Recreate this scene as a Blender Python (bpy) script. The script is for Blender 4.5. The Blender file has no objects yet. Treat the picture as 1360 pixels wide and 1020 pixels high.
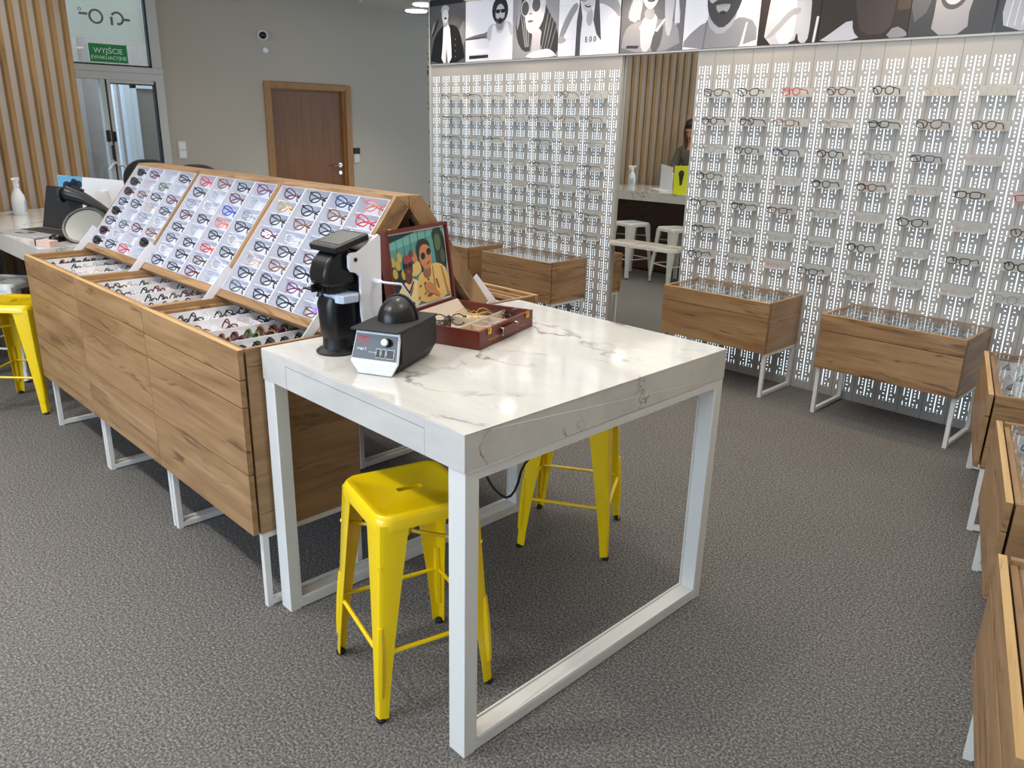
import bpy, bmesh, math, random
from mathutils import Vector, Matrix
random.seed(7)
C = bpy.context.scene.collection
PI = math.pi
# ------------------------------------------------------------------ camera
CP = Vector((1.2447, -1.093, 1.5901)); YAW, PITCH, ROLL, FPX = 0.7871, -0.3188, 0.0233, 1043.19
FW = Vector((-math.sin(YAW)*math.cos(PITCH), math.cos(YAW)*math.cos(PITCH), math.sin(PITCH)))
R0 = FW.cross(Vector((0, 0, 1))).normalized(); U0 = R0.cross(FW)
RT = math.cos(ROLL)*R0 + math.sin(ROLL)*U0; UP = -math.sin(ROLL)*R0 + math.cos(ROLL)*U0
cd = bpy.data.cameras.new('camera'); cam = bpy.data.objects.new('camera', cd); C.objects.link(cam)
cd.sensor_width = 36; cd.lens = FPX*36/1360; cd.clip_start = 0.02; cd.clip_end = 200
cam.matrix_world = Matrix(((RT.x, UP.x, -FW.x, CP.x), (RT.y, UP.y, -FW.y, CP.y), (RT.z, UP.z, -FW.z, CP.z), (0, 0, 0, 1)))
bpy.context.scene.camera = cam
def proj(P):
    v = Vector(P)-CP; z = v.dot(FW)
    return (680+FPX*v.dot(RT)/z, 510-FPX*v.dot(UP)/z) if z > 0 else (-999, -999)
def at(px, py, ax, val):
    d = FW + RT*((px-680)/FPX) - UP*((py-510)/FPX)
    return CP + d*((val-CP[ax])/d[ax])
# ------------------------------------------------------------------ world, exposure, lights
vs = bpy.context.scene.view_settings
bpy.context.scene.display_settings.display_device = 'sRGB'
vs.view_transform = 'Standard'; vs.look = 'None'; vs.exposure = 0.0; vs.gamma = 1.0; vs.use_curve_mapping = False
w = bpy.data.worlds.new('world'); bpy.context.scene.world = w; w.use_nodes = True
bg = w.node_tree.nodes['Background']; bg.inputs[0].default_value = (0.72, 0.85, 1.0, 1); bg.inputs[1].default_value = 1.7
def area(name, loc, target, size, power, color, sy=None):
    l = bpy.data.lights.new(name, 'AREA'); l.energy = power; l.color = color; l.size = size
    if sy: l.shape = 'RECTANGLE'; l.size_y = sy
    o = bpy.data.objects.new(name, l); o.location = loc
    o.rotation_euler = (Vector(target)-Vector(loc)).to_track_quat('-Z', 'Y').to_euler(); C.objects.link(o); return o
WARM = (1.0, 0.80, 0.58); NEUT = (1.0, 0.95, 0.88)
# row of ceiling spots (each ceiling_light below carries its own lamp)
SPOTS = [(-4.4, 2.75, 3.02), (-3.2, 2.75, 3.02), (-2.0, 2.75, 3.02), (-0.8, 2.75, 3.02), (0.4, 2.55, 3.02),
         (-3.6, -1.35, 3.02), (-2.2, -1.35, 3.02), (-0.9, -1.25, 3.02), (0.35, 0.9, 3.02), (-5.2, 2.4, 3.02), (-1.2, 1.0, 3.02), (-4.6, 0.8, 3.02)]
SPOT_W = [3, 3, 3, 3, 3, 19, 19, 19, 6, 6, 5, 6]
area('daylight_from_shop_front', (-1.0, -5.2, 2.2), (-1.2, 0.5, 0.4), 5.0, 230, (0.66, 0.81, 1.0), 2.4)
area('daylight_outside_entrance', (-8.1, 1.3, 3.4), (-8.1, 1.3, 0), 1.8, 130, (0.86, 0.92, 1.0), 5.0)
area('ceiling_bounce_fill', (-1.6, 0.6, 3.0), (-1.6, 0.6, 0), 6.0, 95, NEUT, 4.0)  # unseen soft fill added in place of light bounced off the ceiling
# ------------------------------------------------------------------ materials
M = {}
def srgb(c): return tuple(((v/255)/12.92 if v/255 <= .04045 else ((v/255+.055)/1.055)**2.4) for v in c)
def newmat(name):
    m = bpy.data.materials.new(name); m.use_nodes = True; M[name] = m
    nt = m.node_tree; return m, nt, nt.nodes['Principled BSDF']
def pbr(name, col, rough=.5, metal=0., spec=.5, emit=None, es=0., coat=0.):
    m, nt, b = newmat(name)
    b.inputs['Base Color'].default_value = (*srgb(col), 1); b.inputs['Roughness'].default_value = rough
    b.inputs['Metallic'].default_value = metal; b.inputs['Specular IOR Level'].default_value = spec
    b.inputs['Coat Weight'].default_value = coat
    if emit: b.inputs['Emission Color'].default_value = (*srgb(emit), 1); b.inputs['Emission Strength'].default_value = es
    return m
def N(nt, t, **k):
    n = nt.nodes.new(t)
    for a, v in k.items(): setattr(n, a, v)
    return n
def ramp(nt, fac, stops):
    r = N(nt, 'ShaderNodeValToRGB'); nt.links.new(fac, r.inputs[0]); e = r.color_ramp.elements
    while len(e) < len(stops): e.new(.5)
    for i, (p, c) in enumerate(stops): e[i].position = p; e[i].color = (*srgb(c), 1)
    return r.outputs[0]
def objcoord(nt, scale, rnd=True):
    tc = N(nt, 'ShaderNodeTexCoord'); mp = N(nt, 'ShaderNodeMapping'); mp.inputs['Scale'].default_value = scale
    src = tc.outputs['Object']
    if rnd:
        oi = N(nt, 'ShaderNodeObjectInfo'); ml = N(nt, 'ShaderNodeMath', operation='MULTIPLY'); ml.inputs[1].default_value = 37.
        nt.links.new(oi.outputs['Random'], ml.inputs[0]); ad = N(nt, 'ShaderNodeVectorMath', operation='ADD')
        nt.links.new(src, ad.inputs[0]); nt.links.new(ml.outputs[0], ad.inputs[1]); src = ad.outputs[0]
    nt.links.new(src, mp.inputs[0]); return mp.outputs[0]
def noise(nt, vec, scale, detail=4, rough=.55, dist=0.):
    n = N(nt, 'ShaderNodeTexNoise'); n.inputs['Scale'].default_value = scale; n.inputs['Detail'].default_value = detail
    n.inputs['Roughness'].default_value = rough; n.inputs['Distortion'].default_value = dist
    nt.links.new(vec, n.inputs['Vector']); return n.outputs['Fac']
def mixc(nt, f, a, b, mode='MIX'):
    n = N(nt, 'ShaderNodeMix', data_type='RGBA', blend_type=mode)
    for s, v in ((n.inputs[0], f), (n.inputs[6], a), (n.inputs[7], b)):
        if hasattr(v, 'links'): nt.links.new(v, s)
        elif isinstance(v, tuple): s.default_value = (*srgb(v), 1)
        else: s.default_value = v
    return n.outputs[2]
def wood(name, axis, lo, mid, hi, dark, rough=.42):
    m, nt, b = newmat(name)
    ax_ = axis if isinstance(axis, tuple) else (axis,)
    def scl(a, b): return [b if i in ax_ else a for i in range(3)]
    v = objcoord(nt, scl(9., 1.1))
    n1 = noise(nt, v, 1.15, 5, .55, 1.3)
    base = ramp(nt, n1, [(.28, lo), (.48, mid), (.72, hi)])
    n2 = noise(nt, objcoord(nt, scl(60., 2.2)), 1.0, 3)
    base = mixc(nt, .30, base, ramp(nt, n2, [(.3, lo), (.7, hi)]))
    n3 = noise(nt, objcoord(nt, scl(19., 1.9)), 1.0, 4, .62, 1.5)
    f = ramp(nt, n3, [(.32, (225, 225, 225)), (.43, (0, 0, 0))])
    base = mixc(nt, f, base, dark)
    nt.links.new(base, b.inputs['Base Color']); b.inputs['Roughness'].default_value = rough
    return m
OAK = ((124, 92, 60), (157, 121, 83), (182, 147, 107), (86, 60, 40))
for nm, ax in (('oak_x', 0), ('oak_y', 1), ('oak_slope', (1, 2))): wood(nm, ax, *OAK)
wood('oak_edge', 0, (170, 134, 84), (196, 160, 106), (214, 180, 126), (140, 100, 60))
wood('oak_warm_x', 0, (148, 104, 60), (178, 132, 82), (198, 152, 100), (100, 66, 36))
wood('door_wood', 2, (104, 64, 26), (116, 73, 31), (128, 82, 37), (98, 60, 25), .35)
wood('door_frame_wood', 2, (140, 98, 52), (154, 110, 60), (166, 120, 68), (124, 84, 44), .4)
wood('dark_panel_wood', 0, (60, 36, 22), (74, 46, 28), (88, 56, 36), (44, 26, 16), .5)
wood('slat_wood', 2, (122, 92, 54), (142, 110, 68), (158, 126, 80), (104, 76, 44), .5)
pbr('white_metal', (226, 226, 222), .35); pbr('white_plastic', (232, 232, 236), .35); pbr('lid_white', (214, 216, 226), .4)
pbr('yellow_metal', (244, 208, 0), .28, 0, .5, coat=.4); pbr('white_stool', (222, 224, 222), .3, coat=.3)
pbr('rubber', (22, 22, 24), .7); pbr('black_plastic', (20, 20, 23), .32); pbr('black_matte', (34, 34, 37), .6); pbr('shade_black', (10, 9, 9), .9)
pbr('silver', (190, 192, 195), .25, .9); pbr('chrome', (220, 222, 225), .12, 1.); pbr('gold', (212, 168, 70), .25, 1.)
pbr('case_leather', (98, 36, 20), .38); pbr('case_lining', (206, 190, 170), .8); pbr('wall_paint', (180, 173, 161), .85); pbr('slat_wall_paint', (168, 160, 152), .8)
pbr('ceiling_paint', (214, 212, 206), .9); pbr('canopy_paint', (205, 204, 200), .8); pbr('alu', (196, 198, 196), .4, .1); pbr('seal', (18, 18, 20), .5)
pbr('green_sign', (0, 120, 62), .4, emit=(0, 120, 62), es=.12); pbr('sign_white', (225, 245, 230), .5)
pbr('lamp_glow', (255, 250, 240), .5, emit=(255, 244, 226), es=9.0); pbr('paper', (232, 234, 238), .6); pbr('sky_blue_print', (96, 170, 208), .5)
pbr('red_ink', (205, 36, 30), .5); pbr('panel_white', (205, 203, 198), .5); pbr('outside_wall', (168, 186, 200), .9); pbr('outside_white', (235, 238, 248), .5)
pbr('outside_grey', (150, 138, 132), .9); pbr('laptop_grey', (178, 178, 180), .35, .3); pbr('screen_dark', (52, 54, 56), .12); pbr('keys', (40, 40, 44), .5)
pbr('pinkish', (205, 176, 170), .5); pbr('mirror_grey', (118, 120, 116), .22, .2); pbr('bottle_white', (225, 230, 234), .3); pbr('yellow_card', (214, 220, 30), .5)
pbr('skin', (205, 150, 120), .55); pbr('hair_dark', (28, 20, 16), .5); pbr('hair_brown', (92, 52, 32), .5); pbr('jacket_grey', (98, 92, 84), .8); pbr('trousers', (44, 46, 56), .8)
pbr('purple_led', (120, 90, 230), .4, emit=(120, 90, 240), es=2.0); pbr('blue_white', (190, 205, 225), .25); pbr('grey_switch', (205, 205, 200), .5); pbr('dark_blue', (24, 36, 60), .5)
pbr('logo_grey', (120, 122, 120), .5); pbr('shelf_marble_edge', (225, 224, 220), .3)
m, nt, b = newmat('mirror'); b.inputs['Base Color'].default_value = (.80, .82, .80, 1); b.inputs['Metallic'].default_value = 1; b.inputs['Roughness'].default_value = .01
def glass(name, tint, glossy, base=.06):
    m, nt, b = newmat(name); nt.nodes.remove(b); out = nt.nodes['Material Output']
    t = N(nt, 'ShaderNodeBsdfTransparent'); t.inputs[0].default_value = (*tint, 1); g = N(nt, 'ShaderNodeBsdfGlossy'); g.inputs['Roughness'].default_value = .02
    lw = N(nt, 'ShaderNodeLayerWeight'); lw.inputs[0].default_value = .5; fr = N(nt, 'ShaderNodeMath', operation='POWER'); nt.links.new(lw.outputs['Facing'], fr.inputs[0]); fr.inputs[1].default_value = 4.
    ad = N(nt, 'ShaderNodeMath', operation='MULTIPLY_ADD'); nt.links.new(fr.outputs[0], ad.inputs[0]); ad.inputs[1].default_value = glossy; ad.inputs[2].default_value = base
    mx = N(nt, 'ShaderNodeMixShader'); nt.links.new(ad.outputs[0], mx.inputs[0]); nt.links.new(t.outputs[0], mx.inputs[1]); nt.links.new(g.outputs[0], mx.inputs[2])
    nt.links.new(mx.outputs[0], out.inputs[0]); return m
glass('clear_glass', (.96, .975, .97), .75, .03); glass('lens_clear', (.94, .95, .96), .25, .01); glass('lens_dark', (.16, .13, .12), .5, .03); glass('door_glass', (.84, .90, .91), .4, .03)
m, nt, b = newmat('acrylic'); nt.nodes.remove(b); out = nt.nodes['Material Output']
df = N(nt, 'ShaderNodeBsdfDiffuse'); df.inputs[0].default_value = (.80, .79, .76, 1); tp = N(nt, 'ShaderNodeBsdfTransparent'); tl = N(nt, 'ShaderNodeBsdfTranslucent'); tl.inputs[0].default_value = (.8, .8, .78, 1)
m1 = N(nt, 'ShaderNodeMixShader'); m1.inputs[0].default_value = .45; nt.links.new(df.outputs[0], m1.inputs[1]); nt.links.new(tl.outputs[0], m1.inputs[2])
m2 = N(nt, 'ShaderNodeMixShader'); m2.inputs[0].default_value = .10; nt.links.new(m1.outputs[0], m2.inputs[1]); nt.links.new(tp.outputs[0], m2.inputs[2]); nt.links.new(m2.outputs[0], out.inputs[0])
m, nt, b = newmat('frosted'); nt.nodes.remove(b); out = nt.nodes['Material Output']
df = N(nt, 'ShaderNodeBsdfDiffuse'); df.inputs[0].default_value = (.64, .62, .52, 1); tl = N(nt, 'ShaderNodeBsdfTranslucent'); tl.inputs[0].default_value = (.8, .8, .72, 1); m1 = N(nt, 'ShaderNodeMixShader'); m1.inputs[0].default_value = .5
nt.links.new(df.outputs[0], m1.inputs[1]); nt.links.new(tl.outputs[0], m1.inputs[2]); nt.links.new(m1.outputs[0], out.inputs[0])
# marble
def marble(name, sc, off):
    m, nt, b = newmat(name); tc = N(nt, 'ShaderNodeTexCoord'); mp = N(nt, 'ShaderNodeMapping'); mp.inputs['Location'].default_value = off; mp.inputs['Rotation'].default_value = (0, .5, .5)
    mp.inputs['Scale'].default_value = (1.0*sc, 2.1*sc, 2.1*sc); nt.links.new(tc.outputs['Object'], mp.inputs[0]); v = mp.outputs[0]
    def vein(s, det, dist, w):
        n = noise(nt, v, s, det, .55, dist); a = N(nt, 'ShaderNodeMath', operation='SUBTRACT'); nt.links.new(n, a.inputs[0]); a.inputs[1].default_value = .5
        c = N(nt, 'ShaderNodeMath', operation='ABSOLUTE'); nt.links.new(a.outputs[0], c.inputs[0]); return ramp(nt, c.outputs[0], [(0, (255, 255, 255)), (w*1.35, (0, 0, 0))])
    a = vein(1.0, 5, .9, .012); g = noise(nt, v, 1.7, 2); gm = ramp(nt, g, [(.50, (0, 0, 0)), (.66, (235, 235, 235))]); a = mixc(nt, 1., a, gm, 'MULTIPLY')
    s = vein(2.3, 4, 1.2, .006); s = mixc(nt, 1., s, ramp(nt, noise(nt, v, 2.7, 2), [(.52, (0, 0, 0)), (.7, (170, 170, 170))]), 'MULTIPLY')
    col = mixc(nt, a, (228, 226, 222), (112, 110, 108)); col = mixc(nt, s, col, (165, 160, 152))
    sm = ramp(nt, noise(nt, v, 1.3, 3, .6, 1.), [(.4, (236, 235, 232)), (.75, (218, 218, 219))]); col = mixc(nt, 1., col, sm, 'MULTIPLY')
    nt.links.new(col, b.inputs['Base Color']); b.inputs['Roughness'].default_value = .07; return m
marble('marble', 1.55, (3.1, 1.2, .4)); marble('marble_far', 1.2, (7.7, 4.2, 1.4))
# carpet
m, nt, b = newmat('carpet'); v = objcoord(nt, (1, 1, 1), False)
n1 = noise(nt, v, 130., 5, .80); c1 = ramp(nt, n1, [(.37, (54, 53, 53)), (.49, (98, 96, 94)), (.62, (166, 162, 158))])
n2 = noise(nt, v, 3.0, 3); c2 = mixc(nt, .22, c1, ramp(nt, n2, [(.3, (84, 84, 86)), (.7, (100, 98, 96))]))
nt.links.new(c2, b.inputs['Base Color']); b.inputs['Roughness'].default_value = .95; b.inputs['Specular IOR Level'].default_value = .1
bp = N(nt, 'ShaderNodeBump'); bp.inputs['Strength'].default_value = .12; bp.inputs['Distance'].default_value = .002; nt.links.new(n1, bp.inputs['Height']); nt.links.new(bp.outputs[0], b.inputs['Normal'])
# moss
m, nt, b = newmat('moss'); v = objcoord(nt, (1, 1, 1), False); nt.links.new(ramp(nt, noise(nt, v, 60., 3), [(.35, (24, 30, 14)), (.5, (74, 92, 36)), (.7, (150, 160, 92))]), b.inputs['Base Color']); b.inputs['Roughness'].default_value = .9
# slotted light panel: a tiny expression language over math nodes
class X:
    def __init__(s, nt, o): s.nt = nt; s.o = o
    def op(s, f, *a):
        n = N(s.nt, 'ShaderNodeMath', operation=f)
        for i, v in enumerate((s,)+a):
            if isinstance(v, X): s.nt.links.new(v.o, n.inputs[i])
            else: n.inputs[i].default_value = v
        return X(s.nt, n.outputs[0])
    def __add__(s, v): return s.op('ADD', v)
    def __sub__(s, v): return s.op('SUBTRACT', v)
    def __mul__(s, v): return s.op('MULTIPLY', v)
    def lt(s, v): return s.op('LESS_THAN', v)
    def gt(s, v): return s.op('GREATER_THAN', v)
    def abs(s): return s.op('ABSOLUTE')
    def fr(s): return s.op('FRACT')
    def mx(s, v): return s.op('MAXIMUM', v)
PITCHX, ROWZ, TOPZ, SH0 = .1345, .172, 1.9835, 1.789
def pegmat(name, bx, seam, xmin):
    # bx: x of one shelf strip; strips alternate shelf / plain
    m, nt, b = newmat(name); tc = N(nt, 'ShaderNodeTexCoord'); sp = N(nt, 'ShaderNodeSeparateXYZ'); nt.links.new(tc.outputs['Object'], sp.inputs[0])
    x = X(nt, sp.outputs[0]); z = X(nt, sp.outputs[2])
    s = (x-bx)*(1/PITCHX); k = (s+.5).op('FLOOR'); du = ((s-k)*PITCHX).abs()
    par = (k*.5).fr().abs().lt(.25)                      # 1 on shelf strips
    par = par*x.gt(xmin)
    p = ((z*-1)+TOPZ)*(1/.0865); f = p.fr()
    body = z.gt(.055)*z.lt(TOPZ)
    cen = du.lt(.0030)
    out_ = (du-.0415).abs().lt(.0024)*f.lt(.62)
    g = (f*(1/.215)).fr()
    dots = (du-.0195).abs().lt(.0037)*f.lt(.62)*((g-.5).abs().lt(.25))
    wide = (du-.0225).abs().lt(.0055)*((f-.80).abs().lt(.036))
    sh = (((z-SH0)*(1/ROWZ))+20).fr().lt(.31)*z.gt(SH0-6*ROWZ-.01)*z.lt(SH0+.08)*par
    mask = cen.mx(out_).mx(dots).mx(wide)*body*((sh*-1)+1)
    mixm = N(nt, 'ShaderNodeMix', data_type='RGBA'); nt.links.new(mask.o, mixm.inputs[0])
    mixm.inputs[6].default_value = (*srgb((182, 178, 173)), 1); mixm.inputs[7].default_value = (*srgb((235, 240, 245)), 1)
    col = mixm.outputs[2]
    if seam:
        col2 = N(nt, 'ShaderNodeMix', data_type='RGBA'); nt.links.new((du.gt(PITCHX/2-.0012)).o, col2.inputs[0]); nt.links.new(col, col2.inputs[6]); col2.inputs[7].default_value = (.13, .11, .09, 1); col = col2.outputs[2]
    nt.links.new(col, b.inputs['Base Color']); b.inputs['Roughness'].default_value = .35
    b.inputs['Emission Color'].default_value = (.72, .88, 1.0, 1)
    nt.links.new((mask*1.25).o, b.inputs['Emission Strength']); return m
pegmat('lit_panel_left', -3.247, False, -4.45); pegmat('lit_panel_right', -1.687, True, -9)
# ------------------------------------------------------------------ mesh builder
class MB:
    def __init__(s, T=None): s.v = []; s.f = []; s.m = []; s.T = T
    def add(s, vs, fs, mi=0):
        o = len(s.v)
        for p in vs:
            p = Vector(p); s.v.append(s.T @ p if s.T else p)
        for f in fs: s.f.append([i+o for i in f]); s.m.append(mi)
        return s
    def box(s, a, b, mi=0):
        x0, y0, z0 = a; x1, y1, z1 = b
        return s.add([(x0, y0, z0), (x1, y0, z0), (x1, y1, z0), (x0, y1, z0), (x0, y0, z1), (x1, y0, z1), (x1, y1, z1), (x0, y1, z1)],
                     [(0, 3, 2, 1), (4, 5, 6, 7), (0, 1, 5, 4), (1, 2, 6, 5), (2, 3, 7, 6), (3, 0, 4, 7)], mi)
    def prism(s, poly, ax, a, b, mi=0):
        def P(u, v, t): return {0: (t, u, v), 1: (u, t, v), 2: (u, v, t)}[ax]
        n = len(poly); vs = [P(u, v, a) for u, v in poly]+[P(u, v, b) for u, v in poly]
        return s.add(vs, [list(range(n))[::-1], list(range(n, 2*n))]+[(i, (i+1) % n, (i+1) % n+n, i+n) for i in range(n)], mi)
    def loft(s, rings, mi=0, cap=True, closed=True):
        n = len(rings[0]); vs = [p for r in rings for p in r]; fs = []
        for k in range(len(rings)-1):
            for i in range(n if closed else n-1):
                j = (i+1) % n; fs.append((k*n+i, k*n+j, (k+1)*n+j, (k+1)*n+i))
        if cap: fs.append(list(range(n))[::-1]); fs.append([(len(rings)-1)*n+i for i in range(n)])
        return s.add(vs, fs, mi)
    def lathe(s, prof, n=24, c=(0, 0, 0), mi=0, ax=2, cap=True):
        rings = []
        for r, h in prof:
            ring = []
            for i in range(n):
                a = 2*PI*i/n; x, y = r*math.cos(a), r*math.sin(a)
                p = {2: (x, y, h), 0: (h, x, y), 1: (y, h, x)}[ax]; ring.append((p[0]+c[0], p[1]+c[1], p[2]+c[2]))
            rings.append(ring)
        return s.loft(rings, mi, cap)
    def tube(s, pts, r, n=6, mi=0, closed=False, cap=True):
        pts = [Vector(p) for p in pts]; rings = []; L = len(pts)
        for i, p in enumerate(pts):
            if closed: t = pts[(i+1) % L]-pts[i-1]
            else: t = pts[min(i+1, L-1)]-pts[max(i-1, 0)]
            t.normalize(); a = Vector((0, 0, 1)) if abs(t.z) < .95 else Vector((1, 0, 0))
            if closed: a = s._pn
            u = t.cross(a).normalized(); v = u.cross(t).normalized(); rr = r[i] if isinstance(r, (list, tuple)) else r
            rings.append([tuple(p+u*rr*math.cos(2*PI*k/n)+v*rr*math.sin(2*PI*k/n)) for k in range(n)])
        if closed: rings.append(rings[0]); cap = False
        return s.loft(rings, mi, cap)
    def mesh(s, name, mats, smooth=False):
        me = bpy.data.meshes.new(name); me.from_pydata([tuple(p) for p in s.v], [], s.f); me.update()
        for mm in mats: me.materials.append(M[mm])
        for p, mi in zip(me.polygons, s.m): p.material_index = mi
        bm = bmesh.new(); bm.from_mesh(me); bmesh.ops.remove_doubles(bm, verts=bm.verts, dist=1e-6); bmesh.ops.recalc_face_normals(bm, faces=bm.faces); bm.to_mesh(me); bm.free()
        if smooth:
            for p in me.polygons: p.use_smooth = True
            me.set_sharp_from_angle(angle=math.radians(38))
        return me
    def obj(s, name, mats, parent=None, bevel=0, smooth=False, **k):
        if isinstance(mats, str): mats = [mats]
        o = bpy.data.objects.new(name, s.mesh(name, mats, smooth)); C.objects.link(o); o.parent = parent
        if bevel:
            md = o.modifiers.new('bevel', 'BEVEL'); md.width = bevel; md.segments = 2; md.limit_method = 'ANGLE'; md.angle_limit = math.radians(50)
        tag(o, **k); return o
MB._pn = Vector((0, 1, 0))
def tag(o, label=None, cat=None, group=None, kind=None):
    for k, v in (('label', label), ('category', cat), ('group', group), ('kind', kind)):
        if v: o[k] = v
    return o
def thing(name, loc=(0, 0, 0), rz=0, **k):
    o = bpy.data.objects.new(name, None); o.empty_display_size = .05; C.objects.link(o); o.location = loc; o.rotation_euler = (0, 0, rz); return tag(o, **k)
KIDS = {}
def kids(o):
    return [c for c in C.objects if c.parent == o]
def tree(o):                        # cached hierarchy for fast copies
    if o.name not in KIDS: KIDS[o.name] = [(c, tree(c)) for c in kids(o)]
    return KIDS[o.name]
def copy_tree(o, parent=None, mats=None, sub=None):
    c = o.copy(); C.objects.link(c); c.parent = parent
    if mats:
        for sl in c.material_slots:
            if sl.material and sl.material.name in mats:
                rep = mats[sl.material.name]; sl.link = 'OBJECT'; sl.material = M[rep]
    for ch, sb in (sub if sub is not None else tree(o)): copy_tree(ch, c, mats, sb)
    return c
def rrect(w, h, r, n=5, cx=0, cy=0):
    pts = []
    for sx, sy, a0 in ((1, 1, 0), (-1, 1, 90), (-1, -1, 180), (1, -1, 270)):
        for i in range(n+1):
            a = math.radians(a0+90*i/n); pts.append((cx+sx*(w/2-r)+r*math.cos(a), cy+sy*(h/2-r)+r*math.sin(a)))
    return pts
def text(name, s, size, mat, parent, M4, extrude=.0006, align='CENTER', bold=0.):
    cu = bpy.data.curves.new(name, 'FONT'); cu.body = s; cu.size = size; cu.extrude = extrude; cu.align_x = align; cu.align_y = 'CENTER'; cu.offset = bold
    tmp = bpy.data.objects.new(name+'_tmp', cu); C.objects.link(tmp); bpy.context.view_layer.update()
    me = bpy.data.meshes.new_from_object(tmp.evaluated_get(bpy.context.evaluated_depsgraph_get())); bpy.data.objects.remove(tmp)
    me.materials.clear(); me.materials.append(M[mat]); me.transform(M4); me.name = name
    o = bpy.data.objects.new(name, me); C.objects.link(o); o.parent = parent; return o
def frame4(o, ux, uy, uz):
    o, ux, uy, uz = map(Vector, (o, ux, uy, uz))
    return Matrix(((ux.x, uy.x, uz.x, o.x), (ux.y, uy.y, uz.y, o.y), (ux.z, uy.z, uz.z, o.z), (0, 0, 0, 1)))
ORD = ['first', 'second', 'third', 'fourth', 'fifth', 'sixth', 'seventh', 'eighth', 'ninth', 'tenth']
# ================================================================== THE SETTING
YW = 3.682; WX = -6.8
ST = dict(kind='structure')
MB().box((-9.5, -7, -.05), (4.5, 9.5, 0)).obj('floor', 'carpet', **ST)
MB().box((-6.93, -7, 3.06), (4.5, 9.5, 3.16)).obj('ceiling', 'ceiling_paint', **ST)
# lowered canopy over the lit wall, rounded corner
cz = []
for i in range(9):
    a = math.radians(180+90*i/8); cz.append((-5.08+.62*math.cos(a), 3.96+.60*math.sin(a)))
cz += [(1.6, 3.36), (1.6, 5.6), (-5.70, 5.6)]
MB().prism(cz, 2, 2.62, 3.06).obj('ceiling_canopy', 'canopy_paint', **ST)
# wall with the brown door and the entrance
wb = MB()
def xbox(mb, y0, y1, z0, z1, x0=WX-.12, x1=WX, mi=0): mb.box((x0, y0, z0), (x1, y1, z1), mi)
xbox(wb, 2.135, 3.20, 0, 3.06); xbox(wb, 3.20, 4.20, 1.94, 3.06); xbox(wb, 4.20, 9.3, 0, 3.06); xbox(wb, .2, 2.135, 2.86, 3.06); wb.obj('wall_back', 'wall_paint', **ST)
MB().box((WX, 4.30, 0), (WX+.014, 9.3, .08)).obj('baseboard_back', 'dark_blue', **ST)
# brown door
d = thing('door_1', (WX, 3.70, 0), kind='structure')
f = MB(); f.box((-.02, -.53, 0), (.02, -.455, 1.96)); f.box((-.02, .455, 0), (.02, .53, 1.96)); f.box((-.02, -.455, 1.90), (.02, .455, 1.965)); f.box((-.02, -.53, 1.96), (.02, -.455, 1.965)); f.box((-.02, .455, 1.96), (.02, .53, 1.965)); f.box((-.11, -.455, 0), (-.02, -.44, 1.9)); f.box((-.11, .44, 0), (-.02, .455, 1.9)); f.box((-.11, -.455, 1.885), (-.02, .455, 1.9))
f.obj('door_frame', 'door_frame_wood', d, .003)
MB().box((-.09, -.44, .01), (-.05, .44, 1.885)).obj('door_leaf', 'door_wood', d)
hd = MB(); hd.lathe([(.025, -.05), (.025, -.035)], 16, (0, .385, 1.105), 0, 0); hd.tube([(-.05, .385, 1.105), (0, .385, 1.105), (.005, .37, 1.105), (.005, .27, 1.10)], .009, 8); hd.lathe([(.022, -.05), (.022, -.038)], 16, (0, .385, 1.02), 0, 0)
hd.obj('door_handle', 'chrome', d, smooth=True)
# entrance: transom window above a glazed door
wn = thing('window_1', (WX, 1.6, 0), kind='structure')
g = MB(); xx = dict(x0=-.05, x1=.03)
xbox(g, -1.4, .54, 1.965, 2.02, **xx); xbox(g, .44, .535, 2.02, 2.86, **xx); xbox(g, -1.4, .54, 2.80, 2.86, **xx); g.obj('window_frame', 'alu', wn, .004)
MB().box((-.012, -1.4, 2.02), (-.006, .44, 2.80)).obj('glass', 'door_glass', wn)
MB().box((-.006, -1.4, 2.235), (-.003, .41, 2.80)).obj('frosted_film', 'frosted', wn)
g = MB(); xbox(g, .425, .44, 2.02, 2.8, x0=-.02, x1=.032); xbox(g, -1.4, .44, 2.02, 2.032, x0=-.02, x1=.032); g.obj('seal', 'seal', wn)
g = MB()                                           # mirrored round logo on the frosted pane
def ring(mb, cy, cz, r0, r1, x0, x1, n=28, a0=0, a1=360, mi=0):
    full = abs(a1-a0) >= 360; k = n if full else n+1; rs = []
    for i in range(k):
        a = math.radians(a0+(a1-a0)*i/n); c, s = math.cos(a), math.sin(a)
        rs.append([(x0, cy+r0*c, cz+r0*s), (x0, cy+r1*c, cz+r1*s), (x1, cy+r1*c, cz+r1*s), (x1, cy+r0*c, cz+r0*s)])
    if full: rs.append(rs[0])
    mb.loft(rs, mi, not full)
ring(g, .01, 2.42, .045, .062, -.003, .003); g.box((-.003, -.13, 2.425), (.003, -.06, 2.445)); ring(g, -.12, 2.47, .010, .014, -.003, .003, 14)
ring(g, .19, 2.42, .040, .058, -.003, .003, 20, -60, 150); g.box((-.003, .13, 2.36), (.003, .15, 2.43)); g.box((-.003, .25, 2.405), (.003, .30, 2.425)); g.box((-.003, .185, 2.365), (.003, .215, 2.385))
g.obj('logo', 'logo_grey', wn)
dr = thing('door_2', (WX, 1.6, 0), kind='structure')
g = MB(); xbox(g, .455, .535, 0, 1.965, **xx); xbox(g, -1.4, .46, 0, .05, **xx); xbox(g, -1.4, .46, 1.90, 1.965, **xx); g.obj('door_frame', 'alu', dr, .004)
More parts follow.
